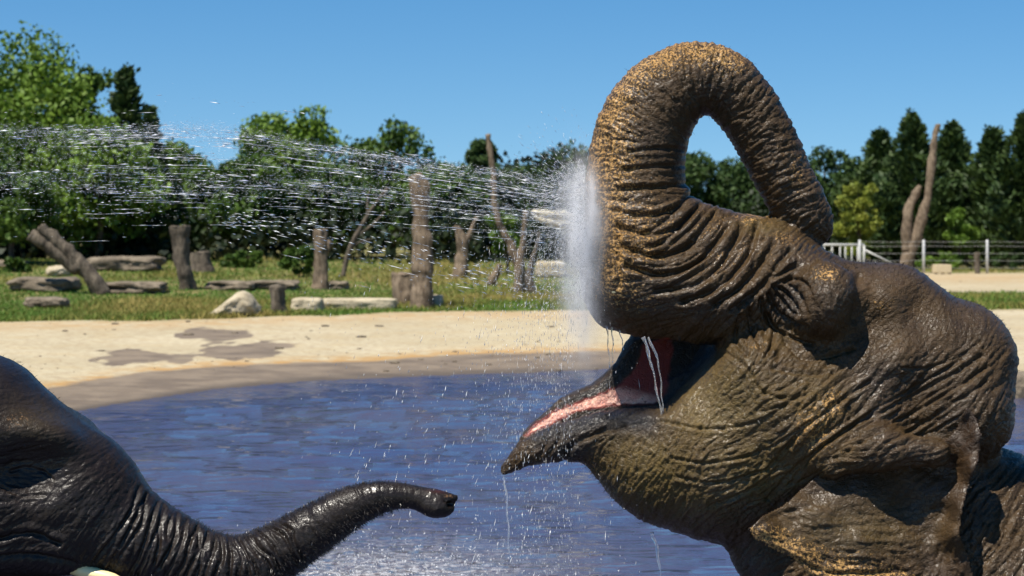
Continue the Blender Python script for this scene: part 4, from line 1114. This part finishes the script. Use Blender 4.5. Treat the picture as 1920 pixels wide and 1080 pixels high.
ectrl = [(1420, 1000, -25, 0.6, 1.8, 0.8), (1470, 1010, -28, 0.6, 2.4, 0.8), (1500, 980, -12, 0.4, 1.6, 0.8), (1520, 1040, -26, 0.8, 2.6, 0.8), (1600, 1040, -14, 0.8, 2.6, 0.8), (1600, 990, -4, 0.4, 2.0, 0.8),
         (1580, 950, 10, 0.2, 1.0, 0.7), (1680, 1030, 8, 0.8, 2.6, 0.8), (1700, 980, 24, 0.4, 2.0, 0.8), (1740, 1000, 40, 0.6, 2.4, 0.8), (1720, 940, 50, 0.3, 1.2, 0.7), (1640, 920, 0, 0.2, 0.8, 0.7),
         (1640, 1080, -4, 0.8, 2.6, 0.9), (1780, 1050, 70, 1.0, 2.4, 0.9), (1820, 900, 10, 0.5, 1.6, 0.8), (1810, 980, 10, 0.5, 1.6, 0.8), (1825, 800, 40, 0.5, 1.6, 0.8)]
ectrl = [(a, b, c, d * 2.6, e * 1.5, f) for a, b, c, d, e, f in ectrl]
eskin = SkinMap(1390, 740, 1860, 1290, ectrl, seed=8)
eskin.stroke([(1420, 985), (1470, 962), (1540, 945)], 5, 3); eskin.stroke([(1450, 1030), (1560, 1075), (1700, 1070)], 4, 4)
st = 2.8
EV, EU = np.mgrid[740:1290:st, 1390:1860:st]
edge = d_poly(EU.ravel(), EV.ravel(), ear_poly).reshape(EU.shape)
wsum = np.zeros(EU.shape); wacc = np.zeros(EU.shape)
for (a, b, c) in Kw:
    q = 1 / ((EU - a) ** 2 + (EV - b) ** 2 + 500.0) ** 1.6; wsum += q; wacc += q * c
EW = wacc / wsum
EW = EW + eskin.sample(EU.ravel(), EV.ravel()).reshape(EU.shape) * sstep(0, -14, edge)
inside = edge < 0
cell = inside[:-1, :-1] & inside[1:, :-1] & inside[:-1, 1:] & inside[1:, 1:]
gid = np.full(EU.shape, -1); used = np.zeros(EU.shape, bool)
used[:-1, :-1] |= cell; used[1:, :-1] |= cell; used[:-1, 1:] |= cell; used[1:, 1:] |= cell
gid[used] = np.arange(used.sum()); nE = int(used.sum())
th = 9.0 * np.sqrt(np.clip(-edge[used] / 16, 0, 1)) + 0.6
uu, vv, ww = EU[used], EV[used], EW[used]
fr = np.stack([*near(uu, vv, ww + 0.5 * th)], 1); bk = np.stack([*near(uu, vv, ww - 0.5 * th - 1)], 1)
i, jx = np.nonzero(cell)
q = np.stack([gid[i, jx], gid[i + 1, jx], gid[i + 1, jx + 1], gid[i, jx + 1]], 1)
faces = [q, q[:, ::-1] + nE]
ed = {}
for k in range(4):
    for a, b in zip(q[:, k], q[:, (k + 1) % 4]):
        if (b, a) in ed: del ed[(b, a)]
        else: ed[(a, b)] = 1
side = np.array([(b, a, a + nE, b + nE) for (a, b) in ed])
ear = mesh_obj('ear', to_world(np.vstack([fr, bk]), D0, E_ORG), np.vstack(faces + [side]), M_SKIN, elephant)
u2 = np.concatenate([uu, uu]); v2 = np.concatenate([vv, vv])
eo = 0.95 * sstep(985, 1070, v2 + 0.25 * (1560 - u2)) * sstep(1780, 1700, u2) + 0.45 * blob(u2, v2, (1450, 1005), (50, 30)) + 0.08
float_attr(ear, 'ochre', np.clip(eo, 0, 1)); float_attr(ear, 'moss', 0.45 * blob(u2, v2, (1600, 990), (160, 60))); float_attr(ear, 'slate_and_shade', 0 * u2); float_attr(ear, 'pink', 0 * u2)
ear['label'] = 'folded ear hanging behind the jaw with fine wrinkles and ochre freckles'

# eye and the tip of a short tusk
t = NT('eye_dark'); M_EYE = t.set(Base_Color=(0.012, 0.008, 0.006), Roughness=0.08)
t = NT('ivory'); M_IVORY = t.set(Base_Color=t.mix(t.noise(25, 3), (0.62, 0.48, 0.20), (0.78, 0.68, 0.40)), Roughness=0.3)
def ball(name, c, r, D, org, mat, parent, sc=(1, 1, 1), n=20):
    th = np.linspace(0, math.pi, n); ph = np.linspace(0, 2 * math.pi, 2 * n, endpoint=False)
    A, B = np.meshgrid(th, ph, indexing='ij')
    Pm = np.stack([c[0] + r * sc[0] * np.sin(A) * np.cos(B), c[1] + r * sc[1] * np.cos(A), c[2] + r * sc[2] * np.sin(A) * np.sin(B)], -1).reshape(-1, 3)
    m = 2 * n; fs = []
    for a in range(n - 1):
        for b in range(m): fs.append((a * m + b, a * m + (b + 1) % m, (a + 1) * m + (b + 1) % m, (a + 1) * m + b))
    return mesh_obj(name, to_world(Pm, D, org), np.array(fs), mat, parent)
ball('eye', near(1486, 566, 112), 20, D0, E_ORG, M_EYE, elephant)

def px_tube(name, L, D, org, mat, parent, sides=10):
    """L rows (u, v, w, r) in sculpting units"""
    L = np.asarray(L, float); Wp = to_world(L[:, :3], D, org); s = D / F
    return tube(name, np.column_stack([Wp, L[:, 3] * s]), mat, parent, sides)
tk = [near(1172, 540, 96), near(1160, 545, 104), near(1151, 547, 108), near(1147, 548, 109)]
px_tube('tusk', [(*tk[0], 7), (*tk[1], 6), (*tk[2], 4.5), (*tk[3], 1.5)], D0, E_ORG, M_IVORY, elephant)
# ------------------------------------------------------------------ the young elephant reaching out its trunk
D1 = 5.7
S1 = D1 / F
C_ORG = ((-700 - CU) * S1, D1, -1.2)
young = tag(empty('elephant', C_ORG), 'dark young elephant stretching its hairy trunk out over the water', 'elephant')
CT = np.array([(130, 935, 128), (225, 1000, 98), (310, 1034, 78), (372, 1060, 70), (430, 1072, 66), (480, 1060, 61), (560, 1011, 50), (640, 961, 42), (705, 934, 32), (760, 930, 24), (800, 938, 23), (834, 946, 20)], float)
def calf_sdf(U, V, Wd):
    Wa = np.abs(Wd)
    def mid(a, b, sw=1.0): return d_cone(U, V, Wd, (a[0], a[1], 0, a[2]), (b[0], b[1], 0, b[2]), sw)
    f = mid((-60, 830, 170), (30, 900, 150), 1.05)
    f = smin(f, mid((-140, 820, 150), (-60, 830, 150), 1.2), 40)
    f = smin(f, mid((30, 860, 120), (140, 930, 118), 1.0), 40)
    T_ = spline(CT, 36)
    tr = None
    for a, b in zip(T_[:-1], T_[1:]):
        d = mid(a, b); tr = d if tr is None else np.minimum(tr, d)
    f = smin(f, tr, 30)
    # brow, hollow temple, cheek, jaw
    f = smin(f, d_ell(U, V, Wa, near(42, 828, 96), (88, 44, 56)), 40)
    f = smax(f, -d_ell(U, V, Wa, near(45, 892, 205), (80, 66, 96)), 36)
    f = smin(f, d_cone(U, V, Wa, (-60, 1000, 90, 62), (120, 1015, 66, 46)), 45)
    f = smin(f, mid((-120, 1050, 110), (40, 1100, 60)), 40)
    f = smin(f, mid((40, 1100, 60), (130, 1130, 24)), 20)
    # nostril end of the trunk: two openings and a finger
    f = smin(f, d_ell(U, V, Wd, (818, 949, 0), (32, 23, 29)), 10)
    f = smin(f, mid((812, 930, 14), (853, 934, 8)), 9)
    f = smax(f, -d_cone(U, V, Wa, (806, 940, 10, 4), (866, 944, 12, 8)), 4)
    # neck, body, legs
    g = mid((-180, 900, 150), (-420, 1010, 230))
    g = smin(g, d_ell(U, V, Wd, (-800, 1130, 0), (520, 340, 290)), 90)
    g = smin(g, d_cone(U, V, Wa, (-480, 1200, 150, 100), (-470, 1900, 150, 80)), 60)
    g = smin(g, d_cone(U, V, Wa, (-1130, 1200, 150, 120), (-1150, 1900, 150, 80)), 60)
    return smin(f, g, 60)
gu = axis_points(-60, 875, 7.4, 40.0, -1380, 875)
gv = axis_points(640, 1130, 7.4, 40.0, 640, 1900)
gw = np.concatenate([np.arange(-340, -60, 28), np.arange(-60, 220, 7.4), np.arange(220, 340, 28)]).astype(np.float32)
G = calf_sdf(gu[:, None, None], gv[None, :, None], gw[None, None, :])
P, Q = surface_net(G.astype(np.float32), gu, gv, gw); del G
ctrl = []
T_ = spline(CT, 26)
for i in range(1, 25):
    d = T_[i + 1] - T_[i - 1]; a = math.degrees(math.atan2(-d[1], d[0])) + 90
    nu, nv = -d[1], d[0]; L = math.hypot(nu, nv)
    for off in (-0.9, -0.3, 0.3, 0.9):
        k = 1.0 if i < 15 else (0.45 if i < 19 else 0.2)
        ctrl.append((T_[i][0] + nu / L * off * T_[i][2], T_[i][1] + nv / L * off * T_[i][2], a, 3.4 * k if i > 2 else 1.6, 1.5 * k, 0.6))
ctrl += [(20, 700, 10, 0.3, 0.6, 0.6), (80, 740, 20, 0.4, 0.9, 0.6), (130, 790, 25, 0.6, 1.0, 0.6), (180, 850, 30, 0.9, 1.0, 0.6), (40, 800, 0, 0.3, 0.7, 0.6), (100, 860, 10, 0.6, 0.9, 0.6), (40, 900, -10, 1.8, 1.4, 0.6),
         (20, 1010, 20, 2.0, 1.4, 0.6), (110, 950, 60, 0.8, 0.8, 0.6), (100, 1030, 10, 1.2, 1.0, 0.6)]
cskin = SkinMap(-40, 640, 880, 1100, ctrl, seed=5)
for Pl, wd, dp in [([(20, 884), (48, 876), (80, 884), (100, 900)], 2.6, 2), ([(0, 912), (40, 930), (85, 928)], 3, 2),
                   ([(0, 1010), (60, 1000), (110, 1020)], 5, 5), ([(-10, 1045), (60, 1040), (140, 1055)], 5, 5)]:
    cskin.stroke(Pl, wd, dp)
T9 = spline(CT, 400); arc = np.concatenate([[0], np.cumsum(np.hypot(*np.diff(T9[:, :2], axis=0).T))])
for d_ in np.arange(95, 470, 17.5):
    d_ = d_ + rng.normal(0, 2.5); i = int(np.searchsorted(arc, d_)); i = min(max(i, 2), 397)
    tx, ty = T9[i + 2, :2] - T9[i - 2, :2]; L = math.hypot(tx, ty); tx /= L; ty /= L; r_ = T9[i, 2]; sk = rng.normal(0, 5, 4)
    cskin.stroke([(T9[i, 0] + ty * r_ * o_ + tx * (k_ + 10 * (1 - o_ * o_)), T9[i, 1] - tx * r_ * o_ + ty * (k_ + 10 * (1 - o_ * o_))) for o_, k_ in zip((0.9, 0.4, -0.1, -0.7), sk)], 3.4, 3.6)
cb, u, v, w, N = sculpt('body', P, Q, D1, C_ORG, (-70, 900, 1120), cskin, M_CALF, young, lambda a_, b_, c_, N_: 0.5 + 0.5 * np.clip(-N_[:, 1] * 1.4, 0, 1))
float_attr(cb, 'ochre', 0.12 + 0.55 * blob(u, v, (30, 790), (50, 30)) + 0.7 * blob(u, v, (842, 930), (14, 8)))
float_attr(cb, 'moss', 0.18 * blob(u, v, (60, 790), (70, 40))); float_attr(cb, 'slate_and_shade', 0 * u)
float_attr(cb, 'pink', 0.06 * blob(u, v, (822, 921), (16, 4)))
ball('eye', near(60, 893, 96), 14, D1, C_ORG, M_EYE, young)
px_tube('tusk', [(*near(120, 1058, 66), 14), (*near(175, 1076, 84), 13), (*near(212, 1086, 92), 11), (*near(240, 1098, 96), 7), (*near(254, 1107, 97), 2)], D1, C_ORG, M_IVORY, young, 14)
# ------------------------------------------------------------------ sparse bristles: thin curved blades rooted in the hide
t = NT('bristle'); M_HAIR = t.set(Base_Color=(0.030, 0.024, 0.020), Roughness=0.35)
def bristles(o, weight, n, length, width, g, lean):
    me = o.data; k = len(me.vertices); co = np.empty(k * 3, np.float32); me.vertices.foreach_get('co', co); co = co.reshape(-1, 3); N = vert_normals(me)
    p = weight / weight.sum(); idx = g.choice(k, n, p=p)
    B = co[idx]; d = N[idx] + 0.35 * g.standard_normal((n, 3)) + np.array(lean); d /= np.linalg.norm(d, axis=1, keepdims=True)
    L = length * (0.4 + 0.9 * g.random((n, 1))); s = np.cross(d, np.array([0, 1.0, 0]) + 0.1 * g.standard_normal((n, 3))); s /= np.linalg.norm(s, axis=1, keepdims=True)
    droop = np.array([0, 0, -0.25]) + 0.15 * g.standard_normal((n, 3))
    M_ = B + d * L * 0.55; T2 = B + d * L + droop * L; B = B - N[idx] * 0.002
    V = np.stack([B - s * width, B + s * width, M_ + s * width * 0.8, M_ - s * width * 0.8, T2], 1).reshape(-1, 3)
    i = np.arange(n)[:, None] * 5
    F3 = np.vstack([i + np.array([[0, 1, 2]]), i + np.array([[0, 2, 3]]), i + np.array([[3, 2, 4]])])
    h = mesh_obj('bristles', V, F3, M_HAIR, o); h['kind'] = 'stuff'
    return h
g = np.random.default_rng(12)
me_ = body.data; co_ = np.empty(len(me_.vertices) * 3, np.float32); me_.vertices.foreach_get('co', co_); co_ = co_.reshape(-1, 3)
au = (co_[:, 0] + E_ORG[0]) / S0 + CU; av = CV + (CH - co_[:, 2] - E_ORG[2]) / S0
wt = np.maximum.reduce([blob(au, av, (1640, 490), (90, 30)), 0.6 * blob(au, av, (1800, 590), (80, 40)), 0.7 * blob(au, av, (1130, 890), (70, 40)), 0.25 * blob(au, av, (1000, 860), (50, 30)), 0.02 + 0 * au]) * (au < 1940) * (av < 1100)
bristles(body, wt, 1700, 0.012, 0.0005, g, (0, 0, 0.1))
bristles(cb, (0.02 + sstep(300, 520, u) * sstep(800, 690, u)) * (u > -60) * (v < 1130), 6500, 0.011, 0.0005, g, (0.7, 0, 0.1))
# ------------------------------------------------------------------ water in the air: jet, burst, falling drops, trickles, mist
t = NT('water_drops')
t.set(Base_Color=(1.0, 1.0, 1.0), Roughness=0.15, IOR=1.33, Transmission_Weight=t.ramp(t.attr('clear'), [(0.0, 0.25), (0.7, 0.9)]), Specular_IOR_Level=0.8); M_DROP = t.m
t = NT('clear_water'); t.set(Base_Color=(0.95, 0.97, 1.0), Roughness=0.04, IOR=1.33, Transmission_Weight=0.9); M_CLEAR = t.m
def set_clear(o, n, gg):
    float_attr(o, 'clear', np.repeat(np.clip(gg.random(n) * 1.25, 0, 1), 5))
OCT = np.array([(0, 0, 1), (1, 0, 0.15), (-0.5, 0.87, 0.15), (-0.5, -0.87, 0.15), (0, 0, -1)], float)
OCF = np.array([(0, 1, 2), (0, 2, 3), (0, 3, 1), (4, 2, 1), (4, 3, 2), (4, 1, 3)])
def drops(C, Dr, L, Rd):
    """elongated drops: centres, directions, half lengths, radii"""
    n = len(C); Dr = Dr / np.linalg.norm(Dr, axis=1, keepdims=True)
    a = np.cross(Dr, np.array([0.0, 1.0, 0.13])); a /= np.linalg.norm(a, axis=1, keepdims=True); b = np.cross(Dr, a)
    V = C[:, None] + OCT[None, :, 0, None] * (a * Rd[:, None])[:, None] + OCT[None, :, 1, None] * (b * Rd[:, None])[:, None] + OCT[None, :, 2, None] * (Dr * L[:, None])[:, None]
    return V.reshape(-1, 3), (np.arange(n)[:, None, None] * 5 + OCF[None]).reshape(-1, 3)
def wpt(u, v, D): return np.stack([(u - CU) / F * D, D + 0 * u, CH - (v - CV) / F * D], -1)
g = np.random.default_rng(23)
# the jet: strands of water that arrive from the left and hit the trunk root at HIT
HIT = np.array([1094, 385.0])
def jet_path(a0, x):
    """photo row of strand with start row a0 at column x (arched, converging on the trunk)"""
    t_ = np.clip((x - 330) / 760, 0, 1)
    return 290 + (a0 - 290) * (1 - 0.42 * t_) + 92 * t_ ** 1.35
C = []; Dv = []; Ls = []; Rs = []
bands = [(243, 9, 30, 1.0), (262, 10, 18, 1.0), (292, 14, 20, 1.0), (330, 16, 26, 1.0), (352, 14, 26, 1.0), (392, 18, 14, 0.7), (310, 60, 16, 0.6)]
for bc, bs, cnt, dens in bands:
    for q_ in range(cnt):
        a0 = g.normal(bc, bs); k = int(g.integers(6, 20)); c0 = g.uniform(-150, 1080); spread = g.uniform(25, 140)
        x = np.clip(c0 + g.normal(0, spread, k), -140, 1088); s = (1094 - x) / 1294
        a = a0 + g.normal(0, 2.2, k); v_ = jet_path(a, x) + g.normal(0, 1.4, k); vx = jet_path(a, x + 8)
        D = 5.95 - 0.25 * s + g.normal(0, 0.10) + g.normal(0, 0.02, k)
        C.append(wpt(x, v_, D)); Dv.append(np.stack([8 + 0 * x, g.normal(0, 0.4, k), -(vx - jet_path(a, x)) + g.normal(0, 0.25, k)], 1))
        ln = np.minimum(np.exp(g.normal(1.25, 0.75, k)), 18); Ls.append(ln * S0); Rs.append((0.34 + 1.1 * g.random(k) ** 4) * S0 * np.clip((ln / 6) ** 0.5, 0.7, 1.6))
# fine droplets that hang round the strands as a haze
k = 24000; bi = g.choice(len(bands), k, p=[.30, .14, .14, .17, .15, .05, .05]); a = np.array([b[0] for b in bands])[bi] + g.normal(0, 1, k) * np.array([b[1] for b in bands])[bi] * 0.8
x = 1090 - 1220 * g.random(k) ** 0.85; a = a + 7 * np.sin(x / 90 + bi)
C.append(wpt(x, jet_path(a, x), 5.95 - 0.25 * (1094 - x) / 1294 + g.normal(0, 0.10, k))); Dv.append(np.stack([np.ones(k), g.normal(0, .2, k), g.normal(0, .2, k)], 1))
Ls.append((0.5 + 2.2 * g.random(k) ** 2) * S0); Rs.append((0.14 + 0.16 * g.random(k)) * S0)
V, Q_ = drops(np.vstack(C), np.vstack(Dv), np.concatenate(Ls), np.concatenate(Rs))
# unbroken threads of the jet: thin ligaments of uneven thickness that follow the same arcs
TV = []; TQ = []; toff = 0
for q_ in range(260):
    bc, bs = [(246, 9), (270, 14), (298, 14), (335, 16), (360, 16), (400, 22)][g.integers(6)]
    a0 = g.normal(bc, bs); L_ = np.exp(g.normal(4.1, 0.5)); x0 = 1090 - L_ - 900 * g.random() ** 1.5
    m_ = max(6, int(L_ / 6)); xx = np.linspace(x0, x0 + L_, m_); vv_ = jet_path(a0, xx) + 0.7 * np.cumsum(g.normal(0, 0.35, m_))
    D = 5.95 - 0.25 * (1094 - xx) / 1294 + g.normal(0, 0.10)
    Pc = wpt(xx, vv_, D); rr = np.clip(0.20 + 0.26 * g.random() + 0.22 * g.standard_normal(m_), 0.08, 1.0) * np.sin(np.linspace(0.15, math.pi - 0.15, m_)) ** 0.5 * S0
    ring = np.array([(0, 0, 1), (0, -0.87, -0.5), (0, 0.87, -0.5)])
    TV.append((Pc[:, None] + ring[None] * rr[:, None, None]).reshape(-1, 3))
    b_ = (np.arange(m_ - 1)[:, None, None] * 3); k_ = np.array([[0, 1, 4], [0, 4, 3], [1, 2, 5], [1, 5, 4], [2, 0, 3], [2, 3, 5]])
    TQ.append((b_ + k_[None]).reshape(-1, 3) + toff); toff += 3 * m_
TV = np.vstack(TV); TQ = np.vstack(TQ)
th = mesh_obj('water_strands', TV, TQ, M_DROP); float_attr(th, 'clear', np.repeat(g.random(len(TV) // 3), 3)); tag(th, 'thin bright threads of water arcing from the left onto the trunk', 'water', kind='stuff')
# broad sparse strands that sag towards the lower right
k = 420; x = g.uniform(420, 1060, k); a = g.uniform(0, 1, k)
v_ = 395 + a * 40 + (x - 420) * (0.17 + 0.06 * a) + g.normal(0, 14, k); m = v_ < 560; x, v_ = x[m], v_[m]; k = len(x)
C2 = wpt(x, v_, 5.85 + g.normal(0, 0.15, k)); D2 = np.stack([np.ones(k), g.normal(0, .05, k), -0.26 + g.normal(0, .05, k)], 1)
ln = np.exp(g.normal(1.5, 0.6, k)); V2, Q2 = drops(C2, D2, ln * S0, (0.5 + 0.6 * g.random(k) ** 2) * S0)
jet = mesh_obj('water_jet', np.vstack([V, V2]), np.vstack([Q_, Q2 + len(V)]), M_DROP); set_clear(jet, (len(V) + len(V2)) // 5, g); tag(jet, 'jet of water strands and drops shooting in from the left at the trunk', 'water', kind='stuff')

# burst where the jet strikes: fine drops thrown back and falling
k = 9000; th_ = g.normal(math.pi, 0.75, k); r = np.abs(g.normal(0, 1, k)) ** 1.2 * 46
hv = g.uniform(315, 560, k)
x = 1096 + r * np.cos(th_) * (1 + (hv > 420) * 0.5); v_ = hv - r * np.sin(th_) * 0.9
D = 5.92 + g.normal(0, 0.10, k)
m = x < 1110; x, v_, D = x[m], v_[m], D[m]; k = len(x)
dr = np.stack([np.cos(th_[m]), g.normal(0, .3, k), np.sin(th_[m]) - 0.9 * (hv[m] > 430)], 1) + 1e-3
V1, Q1 = drops(wpt(x, v_, D), dr, (0.7 + 2.6 * g.random(k) ** 3) * S0, (0.35 + 0.5 * g.random(k) ** 2) * S0)
# radial splinters flung back from the point of impact
k = 2600; o_v = g.uniform(325, 430, k); ang = g.normal(math.pi, 0.8, k); rad_ = 6 + np.abs(g.normal(0, 1, k)) * 55
x = 1096 + rad_ * np.cos(ang); v_ = o_v - rad_ * np.sin(ang); m = x < 1104; k = int(m.sum())
V5, Q5 = drops(wpt(x[m], v_[m], 5.9 + g.normal(0, .10, k)), np.stack([np.cos(ang[m]), g.normal(0, .2, k), np.sin(ang[m])], 1), (1.5 + 7 * g.random(k) ** 2) * S0, (0.28 + 0.4 * g.random(k) ** 2) * S0)
# falling drops below the burst and over the pond
k = 3000; x = 1090 - np.abs(g.normal(0, 1, k)) * 95 - 25 * g.random(k); v_ = 430 + 650 * g.random(k) ** 1.1
x2 = g.uniform(560, 1200, 1500); v2_ = g.uniform(480, 1080, 1500); m = g.random(1500) < 0.25 + 0.75 * (x2 - 560) / 640
x = np.concatenate([x, x2[m]]); v_ = np.concatenate([v_, v2_[m]]); k = len(x)
slope = np.clip((1000 - x) / 500, 0, 0.5)
dr = np.stack([-slope * 0.6 + g.normal(0, .05, k), g.normal(0, .05, k), -np.ones(k)], 1)
V2, Q2 = drops(wpt(x, v_, 5.9 + g.normal(0, 0.14, k)), dr, np.exp(g.normal(0.9, 0.6, k)) * S0, (0.32 + 0.5 * g.random(k) ** 2) * S0)
# larger bright drops and splash near the surface of the pond
k = 150; x = g.uniform(640, 1000, k); v_ = g.uniform(660, 1060, k)
V3, Q3 = drops(wpt(x, v_, 5.8 + g.normal(0, .1, k)), np.stack([-0.35 + g.normal(0, .1, k), 0 * x, -np.ones(k)], 1), np.exp(g.normal(1.6, 0.6, k)) * S0, (0.6 + 0.6 * g.random(k)) * S0)
k = 1700; x = g.normal(720, 170, k); Yd = g.normal(9.0, 0.5, k); z = np.abs(g.normal(0, 1, k)) ** 1.5 * 0.055
V4, Q4 = drops(np.stack([(x - CU) / F * Yd, Yd, z], 1), g.standard_normal((k, 3)) + np.array([0, 0, 1.2]), (0.003 + 0.006 * g.random(k)), (0.0018 + 0.002 * g.random(k)))
vs_, qs_, off = [], [], 0
for a, b in ((V1, Q1), (V2, Q2), (V3, Q3), (V4, Q4), (V5, Q5)):
    vs_.append(a); qs_.append(b + off); off += len(a)
sp = mesh_obj('water_spray', np.vstack(vs_), np.vstack(qs_), M_DROP); set_clear(sp, off // 5, g); tag(sp, 'spray of fine drops bursting off the trunk and falling into the pond', 'water', kind='stuff')

# trickles: wavy threads of water
TG = 'threads of water running off the elephant'
def trickle(rows, label, D=D0, w=0.0):
    A = spline(np.array(rows, float), 22); A[:, 0] += 1.2 * np.sin(np.arange(22) * 0.9 + rows[0][0]); A[:, 2] *= 0.45 + 0.45 * g.random(22)
    Pm = np.array([near(a, b, c) for a, b, c in zip(A[:, 0], A[:, 1], np.full(22, w))]); Wp = to_world(Pm, D, (0, 0, 0))
    o = tube('water_trickle', np.column_stack([Wp, A[:, 2] * D / F]), M_CLEAR, None, 6, tuple(Wp[0])); tag(o, label, 'water', TG)
trickle([(1128, 568, 4), (1136, 600, 3), (1140, 640, 2), (1143, 690, 1)], 'thread of water hanging from the front of the upper lip', w=40)
trickle([(1140, 575, 5), (1147, 610, 3), (1149, 650, 1.5), (1148, 680, 0.7)], 'thicker thread of water falling from the upper lip', w=48)
trickle([(1156, 588, 3), (1162, 620, 2), (1170, 656, 1)], 'short thread of water falling just inside the upper lip', w=50)
trickle([(1206, 632, 6), (1218, 670, 4), (1228, 715, 3), (1238, 765, 3), (1240, 800, 2)], 'thread of water pouring through the open mouth', w=90)
trickle([(1216, 632, 4), (1234, 680, 2.5), (1240, 730, 2), (1243, 775, 1.5)], 'thin thread of water beside the stream through the open mouth', w=95)
trickle([(944, 886, 4), (950, 930, 2.5), (953, 990, 2.5), (956, 1050, 1)], 'thread of water dripping from the tip of the lower lip', w=4)
trickle([(1222, 998, 5), (1232, 1030, 4), (1238, 1080, 2), (1240, 1110, 1)], 'thread of water dripping from under the chin', w=30)

# mist: the cloud of water dust where the jet breaks on the trunk
V = ICO_V.copy() * np.array([0.19, 0.22, 0.42]) + 0
mc = np.array(wpt(np.array([1068.0]), np.array([470.0]), 5.86)[0])
t = NT('water_mist'); t.t.nodes.remove(t.b)
pv = t.n('VolumePrincipled'); pv.inputs['Color'].default_value = (0.98, 0.98, 1.0, 1); pv.inputs['Anisotropy'].default_value = 0.0
sep = t.n('SeparateXYZ'); t.l(t.coord(), sep.inputs[0])
def term(o_, c, r): return t.math('POWER', t.math('DIVIDE', t.math('SUBTRACT', o_, c), r), 2.0)
# densest against the trunk, trailing off to the left and downwards
e1 = t.math('ADD', t.math('ADD', term(sep.outputs[0], 0.045, 0.055), term(sep.outputs[2], 0.13, 0.11)), term(sep.outputs[1], 0, 0.12))
e2 = t.math('ADD', t.math('ADD', term(sep.outputs[0], 0.04, 0.055), term(sep.outputs[2], -0.05, 0.24)), term(sep.outputs[1], 0, 0.12))
dsum = t.math('ADD', t.math('EXPONENT', t.math('MULTIPLY', e1, -1.6)), t.math('EXPONENT', t.math('MULTIPLY', e2, -1.6)))
nz = t.ramp(t.noise(26, 5, 0.65, t.mapping((1, 1, 0.35))), [(0.40, 0.05), (0.66, 1.0)])
t.l(t.math('MULTIPLY', t.math('MULTIPLY', dsum, nz), 28.0), pv.inputs['Density']); t.l(pv.outputs[0], t.out.inputs['Volume'])
mist = mesh_obj('water_mist', V, ICO_F, t.m, None, True, tuple(mc)); tag(mist, 'white cloud of water mist bursting against the front of the raised trunk', 'mist', kind='stuff')
bpy.context.view_layer.update()
